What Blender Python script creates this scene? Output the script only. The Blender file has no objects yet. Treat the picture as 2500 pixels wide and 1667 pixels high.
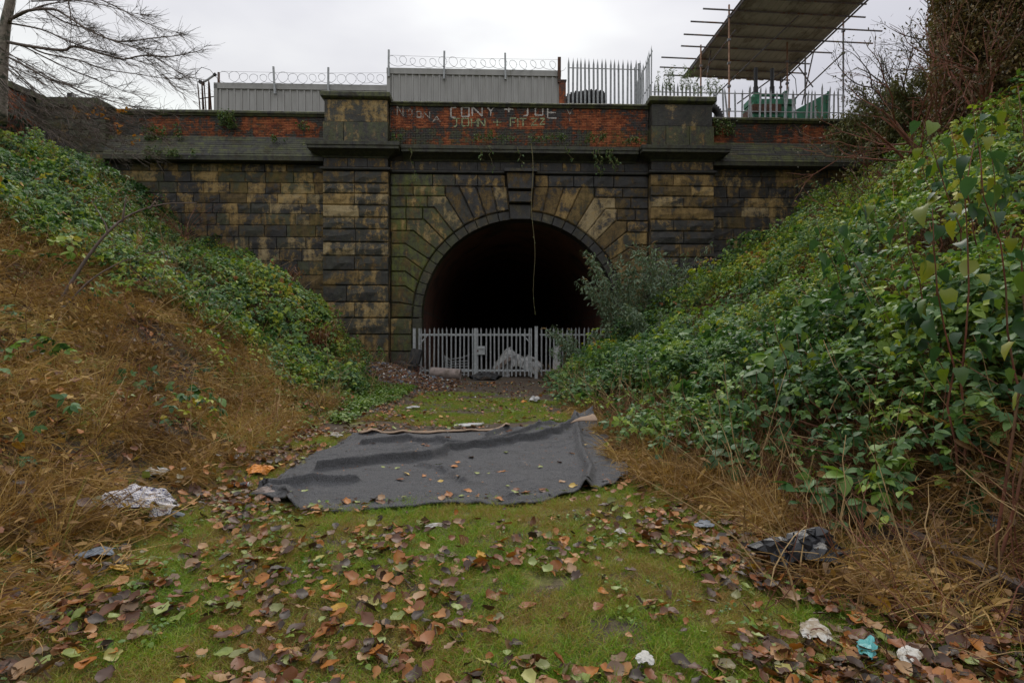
import bpy, math, random
import numpy as np
from mathutils import Vector, Matrix, Euler
R = math.radians
random.seed(7); RNG = np.random.default_rng(7)
SC = bpy.context.scene
COL = SC.collection

# ------------------------------------------------------------------ camera, sky, sun, exposure
cam = bpy.data.objects.new('camera', bpy.data.cameras.new('camera')); COL.objects.link(cam)
cam.location = (0, 0, 1.6); cam.rotation_euler = (R(90), 0, 0)
cam.data.lens = 20; cam.data.sensor_width = 36; cam.data.clip_start = 0.05; cam.data.clip_end = 3000
SC.camera = cam
SUN_EL, SUN_AZ = R(48), R(12)          # high, beyond the wall, behind thin cloud
world = bpy.data.worlds.new('World'); SC.world = world; world.use_nodes = True
wn = world.node_tree.nodes; wl = world.node_tree.links; wn.clear()
w_out = wn.new('ShaderNodeOutputWorld'); w_sky = wn.new('ShaderNodeTexSky'); w_sky.sky_type = 'NISHITA'
w_sky.sun_disc = False; w_sky.sun_elevation = SUN_EL; w_sky.sun_rotation = SUN_AZ
w_b1 = wn.new('ShaderNodeBackground'); w_b1.inputs[1].default_value = 0.05; wl.new(w_sky.outputs[0], w_b1.inputs[0])
w_tc = wn.new('ShaderNodeTexCoord'); w_map = wn.new('ShaderNodeMapping'); w_map.inputs['Scale'].default_value = (1, 1, 2.4)
w_map.inputs['Location'].default_value = (0.35, 0.2, 0.1)
wl.new(w_tc.outputs['Generated'], w_map.inputs[0])
w_no = wn.new('ShaderNodeTexNoise'); w_no.inputs['Scale'].default_value = 1.7; w_no.inputs['Detail'].default_value = 5
w_no.inputs['Roughness'].default_value = 0.45; wl.new(w_map.outputs[0], w_no.inputs['Vector'])
w_r = wn.new('ShaderNodeValToRGB'); e = w_r.color_ramp.elements
e[0].position = 0.34; e[0].color = (0.46, 0.46, 0.50, 1); e[1].position = 0.64; e[1].color = (0.76, 0.78, 0.76, 1)
k = w_r.color_ramp.elements.new(0.5); k.color = (0.60, 0.60, 0.615, 1)
wl.new(w_no.outputs[0], w_r.inputs[0])
w_b2 = wn.new('ShaderNodeBackground'); w_b2.inputs[1].default_value = 1.0; w_sx = wn.new('ShaderNodeSeparateXYZ'); wl.new(w_tc.outputs['Generated'], w_sx.inputs[0])
w_mr = wn.new('ShaderNodeMapRange'); wl.new(w_sx.outputs[2], w_mr.inputs[0]); w_mr.inputs[1].default_value = 0.0; w_mr.inputs[2].default_value = 1.0
w_mr.inputs[3].default_value = 0.51; w_mr.inputs[4].default_value = 1.72      # standard overcast sky: brighter towards the zenith
wl.new(w_mr.outputs[0], w_b2.inputs[1]); w_sx = wn.new('ShaderNodeSeparateXYZ'); wl.new(w_tc.outputs['Generated'], w_sx.inputs[0])
w_mr = wn.new('ShaderNodeMapRange'); wl.new(w_sx.outputs[2], w_mr.inputs[0]); w_mr.inputs[1].default_value = 0.0; w_mr.inputs[2].default_value = 1.0
w_mr.inputs[3].default_value = 0.51; w_mr.inputs[4].default_value = 1.72      # standard overcast sky: brighter towards the zenith
wl.new(w_mr.outputs[0], w_b2.inputs[1]); wl.new(w_r.outputs[0], w_b2.inputs[0])
w_mix = wn.new('ShaderNodeMixShader'); w_mix.inputs[0].default_value = 0.93
wl.new(w_b1.outputs[0], w_mix.inputs[1]); wl.new(w_b2.outputs[0], w_mix.inputs[2]); wl.new(w_mix.outputs[0], w_out.inputs[0])
sun = bpy.data.objects.new('sun', bpy.data.lights.new('sun', 'SUN')); COL.objects.link(sun)
sun.data.energy = 1.0; sun.data.angle = R(28); sun.data.color = (1, 0.93, 0.82)
d = Vector((math.sin(SUN_AZ)*math.cos(SUN_EL), math.cos(SUN_AZ)*math.cos(SUN_EL), math.sin(SUN_EL)))
sun.rotation_euler = d.to_track_quat('Z', 'Y').to_euler(); sun.location = (0, 0, 40)
SC.view_settings.view_transform = 'Standard'; SC.view_settings.look = 'None'
SC.view_settings.exposure = 0.55; SC.view_settings.gamma = 1.0; SC.view_settings.use_curve_mapping = False
try:
    SC.cycles.max_bounces = 6; SC.cycles.transparent_max_bounces = 12
except Exception: pass

# ------------------------------------------------------------------ measuring helpers
F, CX, CY, H = 1389.0, 1250.0, 835.0, 1.6
def at(px, py, D): return Vector(((px-CX)/F*D, D, H+(CY-py)/F*D))
def ground_at(px, py, z=0.0):
    D = (H-z)*F/(py-CY); return Vector(((px-CX)/F*D, D, z))
TH = R(2.0); WO = Vector((0.37, 25.4, 0)); CT, ST = math.cos(TH), math.sin(TH)
def onwall(px, py, yl=0.0):
    a = (px-CX)/F
    D = (yl + CT*WO.y - ST*WO.x)/(CT - ST*a)
    X = a*D
    return (CT*(X-WO.x)+ST*(D-WO.y), H+(CY-py)/F*D)
def wall2world(u, y, z): return Vector((WO.x+CT*u-ST*y, WO.y+ST*u+CT*y, z))

# ------------------------------------------------------------------ object helpers
def tag(o, label=None, cat=None, group=None, kind=None):
    if label: o['label'] = label
    if cat: o['category'] = cat
    if group: o['group'] = group
    if kind: o['kind'] = kind
    return o
def empty(name, loc=(0, 0, 0), rz=0.0, **kw):
    o = bpy.data.objects.new(name, None); o.empty_display_size = 0.2; COL.objects.link(o)
    o.location = loc; o.rotation_euler = (0, 0, rz); return tag(o, **kw)
def link(name, me, parent=None, loc=None, rot=None, scale=None, **kw):
    o = bpy.data.objects.new(name, me); COL.objects.link(o)
    if parent: o.parent = parent
    if loc is not None: o.location = loc
    if rot is not None: o.rotation_euler = rot
    if scale is not None: o.scale = scale if hasattr(scale, '__len__') else (scale,)*3
    return tag(o, **kw)

class MB:
    """collects shapes, then links them as ONE mesh"""
    def __init__(s): s.v = []; s.f = []; s.t = []
    def add(s, vs, fs, tint=(0, 0, 0)):
        b = len(s.v); s.v.extend([tuple(v) for v in vs]); s.f.extend([tuple(i+b for i in f) for f in fs])
        s.t.extend([tint]*len(vs)); return s
    def box(s, c, size, rz=0.0, tint=(0, 0, 0), mat=None):
        x, y, z = (q/2 for q in size)
        vs = [Vector((a*x, b*y, d*z)) for d in (-1, 1) for a, b in ((-1, -1), (1, -1), (1, 1), (-1, 1))]
        M = mat if mat is not None else Matrix.Rotation(rz, 3, 'Z')
        vs = [M @ v + Vector(c) for v in vs]
        return s.add(vs, [(3, 2, 1, 0), (4, 5, 6, 7), (0, 1, 5, 4), (1, 2, 6, 5), (2, 3, 7, 6), (3, 0, 4, 7)], tint)
    def b2(s, x0, x1, y0, y1, z0, z1, tint=(0, 0, 0)):
        return s.box(((x0+x1)/2, (y0+y1)/2, (z0+z1)/2), (abs(x1-x0), abs(y1-y0), abs(z1-z0)), tint=tint)
    def tube(s, pts, rad, n=5, tint=(0, 0, 0), cap=True):
        pts = [Vector(p) for p in pts]; m = len(pts)
        rs = rad if hasattr(rad, '__len__') else [rad]*m
        vs = []; prev = None
        for i, p in enumerate(pts):
            t = (pts[min(i+1, m-1)]-pts[max(i-1, 0)])
            if t.length < 1e-9: t = Vector((0, 0, 1))
            t.normalize()
            if prev is None:
                a = Vector((0, 0, 1)) if abs(t.z) < 0.9 else Vector((1, 0, 0))
                prev = t.cross(a).normalized()
            nrm = (prev - t*prev.dot(t))
            if nrm.length < 1e-6: nrm = t.orthogonal()
            nrm.normalize(); prev = nrm; bn = t.cross(nrm)
            for k in range(n):
                an = 2*math.pi*k/n
                vs.append(p + (nrm*math.cos(an)+bn*math.sin(an))*rs[i])
        fs = []
        for i in range(m-1):
            for k in range(n):
                fs.append((i*n+k, i*n+(k+1) % n, (i+1)*n+(k+1) % n, (i+1)*n+k))
        if cap and n > 2:
            fs.append(tuple(range(n-1, -1, -1))); fs.append(tuple((m-1)*n+k for k in range(n)))
        return s.add(vs, fs, tint)
    def ribbon(s, pts, w, tint=(0, 0, 0), nrm=None):
        """blade: flat strip tapering to a point"""
        pts = [Vector(p) for p in pts]; m = len(pts); vs = []; fs = []
        t = pts[-1]-pts[0]; side = t.cross(nrm if nrm is not None else Vector((random.uniform(-1, 1), random.uniform(-1, 1), 0.2)))
        if side.length < 1e-6: side = Vector((1, 0, 0))
        side.normalize()
        for i, p in enumerate(pts[:-1]):
            k = w*(1-(i/(m-1))**2*0.7)
            vs += [p-side*k/2, p+side*k/2]
        vs.append(pts[-1])
        for i in range(m-2): fs.append((2*i, 2*i+1, 2*i+3, 2*i+2))
        fs.append((2*(m-2), 2*(m-2)+1, 2*(m-1)))
        return s.add(vs, fs, tint)
    def leaf(s, M, L=0.07, W=0.05, fold=0.25, curl=0.2, tint=(0, 0, 0), heart=False):
        """leaf along +Y of matrix M, folded on its midrib"""
        if heart: prof = [(0.0, 0.0), (-0.02, 0.32), (0.28, 0.52), (0.62, 0.36), (1.0, 0.0)]
        else: prof = [(0.0, 0.0), (0.18, 0.36), (0.45, 0.5), (0.75, 0.33), (1.0, 0.0)]
        vs = []
        for (y, x) in prof:
            zc = -curl*L*y*y
            if x == 0: vs.append((0, y*L, zc))
            else:
                vs += [(-x*W, y*L, zc+fold*x*W), (0, (y if y > 0 else 0.05)*L, zc), (x*W, y*L, zc+fold*x*W)]
        fs = [(0, 2, 1), (0, 3, 2), (1, 2, 5, 4), (2, 3, 6, 5), (4, 5, 8, 7), (5, 6, 9, 8), (7, 8, 10), (8, 9, 10)]
        return s.add([M @ Vector(v) for v in vs], fs, tint)
    def mesh(s, name, mat, smooth=False):
        me = bpy.data.meshes.new(name); me.from_pydata(s.v, [], s.f)
        a = me.attributes.new('tint', 'FLOAT_COLOR', 'POINT')
        arr = np.ones((len(s.v), 4), dtype=np.float32)
        if s.v: arr[:, :3] = np.array(s.t, dtype=np.float32)
        a.data.foreach_set('color', arr.ravel())
        if isinstance(mat, (list, tuple)):
            for m in mat: me.materials.append(m)
        elif mat: me.materials.append(mat)
        if smooth: me.polygons.foreach_set('use_smooth', [True]*len(me.polygons))
        me.update(); return me
    def build(s, name, mat, parent=None, smooth=False, **kw):
        return link(name, s.mesh(name, mat, smooth), parent, **kw)

def TM(loc, rot=(0, 0, 0), sc=1.0): return Matrix.LocRotScale(Vector(loc), Euler(rot), Vector((sc,)*3))

# ------------------------------------------------------------------ material helpers
class NT:
    def __init__(s, name):
        s.m = bpy.data.materials.new(name); s.m.use_nodes = True; s.t = s.m.node_tree
        s.b = s.t.nodes['Principled BSDF']; s.out = s.t.nodes['Material Output']
        s.b.inputs['Roughness'].default_value = 0.85
    def put(s, sock, v):
        if hasattr(v, 'is_linked'): s.t.links.new(v, sock)
        else:
            if hasattr(v, '__len__') and len(v) == 3 and sock.type == 'RGBA': v = (*v, 1)
            sock.default_value = v
    def node(s, typ, **inp):
        n = s.t.nodes.new(typ)
        for k, v in inp.items(): s.put(n.inputs[k], v)
        return n
    def pos(s): return s.t.nodes.new('ShaderNodeNewGeometry').outputs['Position']
    def objpos(s): return s.t.nodes.new('ShaderNodeTexCoord').outputs['Object']
    def scale(s, v, sc, loc=(0, 0, 0)):
        n = s.node('ShaderNodeMapping', Vector=v); n.inputs['Scale'].default_value = sc; n.inputs['Location'].default_value = loc; return n.outputs[0]
    def noise(s, v, sc, det=4, ro=0.55, dist=0.0):
        n = s.node('ShaderNodeTexNoise', Vector=v, Scale=sc, Detail=det, Roughness=ro, Distortion=dist); return n.outputs[0]
    def voro(s, v, sc, out='Distance'):
        n = s.node('ShaderNodeTexVoronoi', Vector=v, Scale=sc); return n.outputs[out]
    def math(s, op, a, b=0.0, c=None):
        n = s.t.nodes.new('ShaderNodeMath'); n.operation = op; s.put(n.inputs[0], a); s.put(n.inputs[1], b)
        if c is not None: s.put(n.inputs[2], c)
        return n.outputs[0]
    def step(s, v, a, b):
        n = s.t.nodes.new('ShaderNodeMapRange'); n.interpolation_type = 'SMOOTHSTEP'
        s.put(n.inputs[0], v); n.inputs[1].default_value = a; n.inputs[2].default_value = b; return n.outputs[0]
    def ramp(s, f, stops):
        n = s.t.nodes.new('ShaderNodeValToRGB'); s.put(n.inputs[0], f); cr = n.color_ramp
        while len(cr.elements) < len(stops): cr.elements.new(0.5)
        for e, (p, c) in zip(cr.elements, stops): e.position = p; e.color = (*c, 1)
        return n.outputs[0]
    def mix(s, f, a, b, mode='MIX'):
        n = s.t.nodes.new('ShaderNodeMix'); n.data_type = 'RGBA'; n.blend_type = mode
        s.put(n.inputs[0], f); s.put(n.inputs[6], a); s.put(n.inputs[7], b); return n.outputs[2]
    def attr(s, name, typ='GEOMETRY'):
        n = s.t.nodes.new('ShaderNodeAttribute'); n.attribute_name = name; n.attribute_type = typ; return n
    def sep(s, v):
        n = s.node('ShaderNodeSeparateXYZ', Vector=v); return n.outputs
    def sepc(s, v):
        n = s.t.nodes.new('ShaderNodeSeparateColor'); s.put(n.inputs[0], v); return n.outputs
    def bump(s, h, st=0.5, dist=0.02, nrm=None):
        n = s.node('ShaderNodeBump', Height=h, Strength=st, Distance=dist)
        if nrm is not None: s.put(n.inputs['Normal'], nrm)
        s.put(s.b.inputs['Normal'], n.outputs[0]); return n.outputs[0]
    def col(s, v): s.put(s.b.inputs['Base Color'], v)
    def rough(s, v): s.put(s.b.inputs['Roughness'], v)
    def translucent(s, color, f=0.3):
        tr = s.node('ShaderNodeBsdfTranslucent', Color=color); mx = s.node('ShaderNodeMixShader', Fac=f)
        s.t.links.new(s.b.outputs[0], mx.inputs[1]); s.t.links.new(tr.outputs[0], mx.inputs[2]); s.t.links.new(mx.outputs[0], s.out.inputs[0])
    def alpha_mask(s, f):
        tr = s.node('ShaderNodeBsdfTransparent'); mx = s.node('ShaderNodeMixShader', Fac=f)
        s.t.links.new(tr.outputs[0], mx.inputs[1]); s.t.links.new(s.b.outputs[0], mx.inputs[2]); s.t.links.new(mx.outputs[0], s.out.inputs[0])

def simple(name, c, rough=0.7, metal=0.0, var=0.25, sc=6.0, dirt=None, bump=0.15):
    n = NT(name); p = n.pos(); f = n.noise(p, sc, 6, 0.6)
    c1 = tuple(x*(1-var) for x in c); c2 = tuple(min(1, x*(1+var)) for x in c)
    base = n.ramp(f, [(0.3, c1), (0.7, c2)])
    if dirt:
        g = n.step(n.noise(p, sc*0.4, 8, 0.7), 0.5, 0.62); base = n.mix(g, base, dirt)
    n.col(base); n.rough(rough); n.b.inputs['Metallic'].default_value = metal
    if bump: n.bump(n.noise(p, sc*6, 4), bump, 0.01)
    return n.m

M = {}
def masonry(name, base, soot=((0.014, 0.013, 0.014), (0.044, 0.041, 0.039)), fine=8.0, bs=0.6, bd=0.035):
    """sandstone or brick; tint.r soot cover, tint.g tone, tint.b moss"""
    n = NT(name); p = n.pos(); t = n.sepc(n.attr('tint').outputs['Color'])
    big = n.noise(p, 1.3, 7, 0.68, 0.4); mid = n.noise(p, 5.5, 6, 0.65); fin = n.noise(p, 26, 4, 0.6)
    strk = n.noise(n.scale(p, (2.6, 2.6, 0.45)), 1.6, 5, 0.6)
    f = n.math('ADD', n.math('MULTIPLY', mid, 0.55), n.math('MULTIPLY', t[1], 0.45))
    b = n.ramp(f, base)
    b = n.mix(n.step(fin, 0.5, 0.75), b, n.mix(1.0, b, (0.62, 0.6, 0.58), 'MULTIPLY'))
    off = n.node('ShaderNodeCombineXYZ', X=n.math('MULTIPLY', t[1], 17.0), Y=n.math('MULTIPLY', t[0], 9.0), Z=n.math('MULTIPLY', t[1], 5.0))
    va = n.t.nodes.new('ShaderNodeVectorMath'); va.operation = 'ADD'; n.put(va.inputs[0], p); n.put(va.inputs[1], off.outputs[0]); po = va.outputs[0]
    own = n.noise(n.scale(po, (1, 1, 1.5)), 2.9, 9, 0.7, 0.6)
    cen = lambda s_, k_: n.math('MULTIPLY', n.math('SUBTRACT', s_, 0.5), k_)
    sm = n.math('ADD', 0.5, cen(big, 2.3))
    for s_, k_ in ((own, 0.9), (mid, 0.95), (strk, 1.35), (fin, 0.7), (t[0], 0.62)): sm = n.math('ADD', sm, cen(s_, k_))
    s_f = n.math('ADD', n.math('MULTIPLY', n.step(sm, 0.42, 0.535), 0.72), n.math('MULTIPLY', n.step(sm, 0.52, 0.74), 0.28))
    haze = n.step(sm, 0.02, 0.50)
    b = n.mix(n.math('MULTIPLY', haze, 0.72), b, n.mix(1.0, b, (0.33, 0.31, 0.30), 'MULTIPLY'))
    b = n.mix(s_f, b, n.ramp(mid, [(0.35, soot[0]), (0.7, soot[1])]))
    mo = n.math('MULTIPLY', t[2], n.step(n.math('ADD', n.math('MULTIPLY', strk, 0.6), n.math('MULTIPLY', mid, 0.5)), 0.42, 0.68))
    b = n.mix(mo, b, n.ramp(fin, [(0.3, (0.05, 0.07, 0.01)), (0.7, (0.17, 0.18, 0.025))]))
    n.col(b); n.rough(n.ramp(s_f, [(0, (0.92,)*3), (1, (0.6,)*3)]))
    h = n.math('ADD', n.math('MULTIPLY', n.noise(p, fine, 7, 0.62, 0.6), 1.0), n.math('MULTIPLY', n.voro(p, fine*2.3), 0.25))
    n.bump(h, bs, bd)
    M[name] = n.m
masonry('stone', [(0.25, (0.11, 0.078, 0.036)), (0.42, (0.25, 0.165, 0.066)), (0.58, (0.40, 0.27, 0.11)), (0.70, (0.36, 0.275, 0.15)), (0.85, (0.46, 0.36, 0.21))])
masonry('smooth_stone', [(0.3, (0.075, 0.068, 0.05)), (0.6, (0.15, 0.13, 0.09)), (0.85, (0.21, 0.18, 0.12))], fine=5, bs=0.3, bd=0.02)
masonry('brick', [(0.25, (0.18, 0.05, 0.026)), (0.45, (0.34, 0.095, 0.036)), (0.65, (0.43, 0.14, 0.055)), (0.9, (0.34, 0.15, 0.09))], fine=14, bs=0.3, bd=0.012)
M['mortar'] = simple('mortar', (0.075, 0.062, 0.048), 0.95, var=0.4, sc=3, dirt=(0.02, 0.02, 0.02))
M['lime_mortar'] = simple('lime_mortar', (0.24, 0.19, 0.155), 0.95, var=0.45, sc=3, dirt=(0.06, 0.045, 0.04))
# tunnel lining
n = NT('tunnel_brick'); p = n.objpos()
br = n.node('ShaderNodeTexBrick', Vector=n.scale(p, (1, 1, 1)), Color1=(0.26, 0.10, 0.065, 1), Color2=(0.18, 0.08, 0.055, 1), Mortar=(0.14, 0.12, 0.1, 1), Scale=4.2)
n.col(n.mix(n.step(n.noise(p, 0.6, 6, 0.7), 0.45, 0.7), br.outputs[0], (0.05, 0.042, 0.038))); n.bump(n.noise(p, 14, 5), 0.5, 0.03); M['tunnel'] = n.m
# metals
n = NT('galvanised'); p = n.pos(); f = n.noise(p, 9, 6)
c = n.ramp(f, [(0.3, (0.28, 0.295, 0.305)), (0.7, (0.45, 0.465, 0.475))]); c = n.mix(n.step(n.noise(p, 3, 8, 0.75), 0.60, 0.75), c, (0.14, 0.075, 0.045))
n.col(c); n.rough(0.6); n.b.inputs['Metallic'].default_value = 0.15; M['galv'] = n.m
n = NT('hoarding_sheet'); p = n.pos(); f = n.noise(n.scale(p, (2.5, 2.5, 0.35)), 1.6, 6, 0.6)
c = n.ramp(f, [(0.3, (0.27, 0.265, 0.25)), (0.7, (0.36, 0.355, 0.34))])
c = n.mix(n.math('MULTIPLY', n.step(n.noise(n.scale(p, (4, 4, 0.3)), 2, 6, 0.7), 0.58, 0.78), 0.5), c, (0.12, 0.12, 0.06))
n.col(c); n.rough(0.5); M['hoarding'] = n.m
M['rust'] = simple('rust_steel', (0.11, 0.055, 0.035), 0.85, 0.2, 0.4, 12, (0.05, 0.035, 0.03), 0.4)
M['rail'] = simple('rail_steel', (0.075, 0.055, 0.048), 0.7, 0.3, 0.3, 12, (0.10, 0.05, 0.03), 0.3)
M['scaffold'] = simple('scaffold_tube', (0.2, 0.2, 0.21), 0.55, 0.4, 0.3, 8, (0.22, 0.12, 0.07), 0)
M['scaffold_rust'] = simple('rusty_scaffold_tube', (0.34, 0.2, 0.13), 0.7, 0.1, 0.3, 8, (0.22, 0.12, 0.07), 0)
M['roofsheet'] = simple('roof_sheet', (0.46, 0.46, 0.40), 0.6, 0.0, 0.15, 1.5, (0.27, 0.255, 0.2), 0)
M['green_paint'] = simple('green_paint', (0.03, 0.17, 0.095), 0.6, 0, 0.25, 4, (0.05, 0.11, 0.07), 0.1)
M['rubber'] = simple('rubber', (0.018, 0.018, 0.02), 0.75, 0, 0.4, 8, (0.05, 0.045, 0.04), 0.3)
M['black'] = simple('black_paint', (0.012, 0.012, 0.014), 0.55, 0, 0.3, 8, None, 0.1)
M['wire'] = simple('razor_wire', (0.14, 0.14, 0.15), 0.5, 0.5, 0.3, 8, None, 0)
M['plastic_black'] = simple('black_plastic', (0.016, 0.017, 0.022), 0.32, 0, 0.4, 20, None, 0.3)
M['paper'] = simple('white_paper', (0.50, 0.49, 0.46), 0.8, 0, 0.2, 10, (0.25, 0.2, 0.14), 0.2)
M['concrete'] = simple('old_roll_fabric', (0.26, 0.21, 0.19), 0.9, 0, 0.25, 6, (0.14, 0.11, 0.09), 0.4)
M['blue_plastic'] = simple('turquoise_plastic', (0.09, 0.33, 0.34), 0.4, 0, 0.2, 10, None, 0.2)
M['orange_plastic'] = simple('orange_plastic', (0.55, 0.20, 0.025), 0.45, 0, 0.35, 14, None, 0.3)
M['slate'] = simple('slate', (0.12, 0.14, 0.17), 0.6, 0, 0.2, 6, None, 0.2)
M['red'] = simple('red_print', (0.42, 0.05, 0.04), 0.5, 0, 0.2, 10, None, 0)
M['sheet'] = simple('dirty_sheet', (0.40, 0.40, 0.40), 0.8, 0, 0.2, 4, (0.22, 0.21, 0.19), 0.3)
M['timber'] = simple('timber', (0.17, 0.10, 0.055), 0.85, 0, 0.35, 8, None, 0.3)
M['bark'] = simple('bark', (0.19, 0.16, 0.13), 0.95, 0, 0.4, 9, (0.05, 0.055, 0.035), 0.5)
M['twig'] = simple('twig', (0.13, 0.10, 0.085), 0.9, 0, 0.3, 9, None, 0)
M['cane'] = simple('bramble_cane', (0.17, 0.062, 0.036), 0.8, 0, 0.5, 3, (0.16, 0.10, 0.05), 0)
M['dry_stem'] = simple('dry_stem', (0.33, 0.22, 0.10), 0.85, 0, 0.35, 3, None, 0)
M['vine'] = simple('vine_stem', (0.22, 0.18, 0.09), 0.85, 0, 0.3, 3, None, 0)

def foliage(name, ramp, rough=0.45, tr=0.25, spec=0.5, inst=True):
    n = NT(name); p = n.pos(); t = n.sepc(n.attr('tint').outputs['Color'])[0]
    f = n.math('MULTIPLY', n.math('SUBTRACT', t, 0.5), 0.35)
    if inst: f = n.math('ADD', f, n.attr('tnt', 'INSTANCER').outputs['Fac'])
    elif inst is None: f = n.math('ADD', n.math('MULTIPLY', f, 2.2), 0.5)
    else: f = n.math('ADD', f, n.node('ShaderNodeObjectInfo').outputs['Random'])
    c = n.ramp(f, ramp); c = n.mix(n.math('MULTIPLY', n.noise(p, 35, 3), 0.6), c, n.mix(1.0, c, (0.55, 0.6, 0.5), 'MULTIPLY'))
    n.col(c); n.rough(rough); n.b.inputs['Specular IOR Level'].default_value = spec
    n.translucent(n.mix(1.0, c, (1.25, 1.3, 0.7), 'MULTIPLY'), tr); return n.m
GREEN = [(0.0, (0.03, 0.075, 0.022)), (0.2, (0.06, 0.145, 0.05)), (0.38, (0.135, 0.24, 0.085)), (0.56, (0.20, 0.31, 0.045)), (0.74, (0.33, 0.40, 0.04)), (0.92, (0.46, 0.36, 0.03)), (1.0, (0.30, 0.12, 0.04))]
M['bramble'] = foliage('bramble_leaf', GREEN, 0.48, 0.3, 0.33)
M['broad'] = foliage('broad_leaf', [(0, (0.03, 0.075, 0.03)), (0.5, (0.055, 0.125, 0.055)), (0.75, (0.12, 0.19, 0.02)), (1, (0.26, 0.27, 0.02))], tr=0.35, inst=False)
M['shrub'] = foliage('shrub_leaf', [(0, (0.035, 0.055, 0.03)), (0.4, (0.065, 0.10, 0.06)), (0.75, (0.09, 0.12, 0.045)), (1, (0.17, 0.13, 0.035))])
M['ivy'] = foliage('ivy_leaf', [(0, (0.11, 0.085, 0.035)), (0.4, (0.23, 0.16, 0.065)), (0.65, (0.32, 0.20, 0.075)), (0.85, (0.20, 0.23, 0.05)), (1, (0.09, 0.13, 0.05))], 0.6, 0.15)
M['ground_leaf'] = foliage('low_weed_leaf', [(0, (0.05, 0.12, 0.012)), (0.5, (0.11, 0.21, 0.02)), (1, (0.21, 0.28, 0.03))])
M['yellow_leaf'] = foliage('yellow_leaf', [(0, (0.42, 0.24, 0.02)), (1, (0.5, 0.16, 0.02))], 0.6, 0.4, inst=False)
M['grass'] = foliage('grass_blade', [(0, (0.13, 0.25, 0.018)), (0.38, (0.25, 0.38, 0.028)), (0.58, (0.33, 0.31, 0.05)), (0.78, (0.40, 0.27, 0.09)), (1, (0.28, 0.16, 0.06))], 0.6, 0.3)
M['dry'] = foliage('dry_grass_blade', [(0, (0.085, 0.044, 0.018)), (0.3, (0.22, 0.115, 0.036)), (0.6, (0.42, 0.245, 0.075)), (0.85, (0.56, 0.38, 0.145)), (1, (0.22, 0.24, 0.05))], 0.75, 0.2)
LIT = [(0.0, (0.045, 0.028, 0.02)), (0.17, (0.12, 0.05, 0.028)), (0.34, (0.24, 0.08, 0.025)), (0.50, (0.42, 0.15, 0.022)), (0.62, (0.40, 0.23, 0.11)), (0.73, (0.16, 0.10, 0.07)), (0.84, (0.21, 0.26, 0.06)), (0.94, (0.32, 0.37, 0.13)), (1.0, (0.55, 0.30, 0.03))]
M['litter'] = foliage('fallen_leaf', LIT, 0.5, 0.12, inst=False)
M['litter_i'] = foliage('fallen_leaf_mass', LIT, 0.5, 0.12)
# painted lettering, worn through to the brick
def worn(name, c, lo, hi):
    n = NT(name); p = n.pos(); n.col(n.ramp(n.noise(p, 9, 5), [(0.3, tuple(x*0.7 for x in c)), (0.7, c)])); n.rough(0.8)
    n.alpha_mask(n.step(n.math('ADD', n.math('MULTIPLY', n.noise(p, 4, 6, 0.75), 0.6), n.math('MULTIPLY', n.noise(n.scale(p, (1, 1, 3)), 9, 5, 0.7), 0.4)), lo, hi)); return n.m
M['white_paint'] = worn('white_lettering_paint', (0.56, 0.52, 0.48), 0.36, 0.50)
M['faded_paint'] = worn('faded_lettering_paint', (0.42, 0.38, 0.33), 0.43, 0.56)
M['green_letter'] = worn('pale_green_lettering_paint', (0.36, 0.40, 0.22), 0.41, 0.54)
M['red_spray'] = worn('red_spray_paint', (0.35, 0.03, 0.03), 0.4, 0.52)
# ------------------------------------------------------------------ ground shape
def _sp(x, s=0.35): return s*np.logaddexp(0.0, np.asarray(x, dtype=float)/s)
def footL(Y): return np.interp(Y, [-5, 6, 11, 20, 26], [3.7, 3.8, 4.0, 5.2, 5.7])
def footR(Y): return np.interp(Y, [-5, 8, 25], [3.3, 3.3, 4.6])
def hgt(X, Y):
    X = np.asarray(X, dtype=float); Y = np.asarray(Y, dtype=float)
    zl = 0.70*_sp(-X-footL(Y)); zl = 8.6-_sp(8.6-zl, 0.6)
    zr = 0.72*_sp(X-footR(Y)); zr = 9.4-_sp(9.4-zr, 0.6)
    z = zl+zr
    amp = 0.03+0.12*np.clip(z, 0, 1)
    z = z+amp*(np.sin(X*1.7+Y*0.6)+np.sin(Y*1.3-X*0.8+1.0)+0.6*np.sin(X*3.9+2)*np.sin(Y*3.1))*0.7
    z = z+1.45*np.exp(-(((X+6.9)/1.5)**2+((Y-17.0)/3.2)**2))+1.1*np.exp(-(((X-6.8)/2.4)**2+((Y-22.5)/2.6)**2))+.5*np.clip(z, 0, 1)*np.sin(X*.9+1.3)*np.sin(Y*.75+.4)+.22*np.clip(z, 0, 1)*np.sin(X*2.1+Y*.4)*np.sin(Y*1.8+.9)
    z = z+0.62*np.exp(-(((X+5.0)/1.25)**2+((Y-22.3)/2.0)**2))
    return z
def hz(x, y): return float(hgt(x, y))

n = NT('ground_soil'); p = n.pos()
f1 = n.noise(p, 1.2, 8, 0.65); f2 = n.noise(p, 14, 6, 0.65); X_, Y_, Z_ = n.sep(p)
c = n.ramp(f2, [(0.3, (0.03, 0.021, 0.015)), (0.55, (0.075, 0.052, 0.035)), (0.75, (0.12, 0.09, 0.062))])
moss = n.ramp(f2, [(0.3, (0.08, 0.085, 0.02)), (0.7, (0.19, 0.185, 0.045))])
band = n.math('MULTIPLY', n.step(n.math('ABSOLUTE', n.math('ADD', X_, 0.3)), 3.6, 2.2), n.step(Y_, 13.0, 6.0)); c = n.mix(n.step(n.math('ADD', f1, n.math('MULTIPLY', band, 0.16)), 0.56, 0.70), c, moss)
n.col(c); n.rough(0.95); n.bump(n.math('ADD', f2, n.noise(p, 40, 4)), 0.7, 0.03); M['soil'] = n.m

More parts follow.
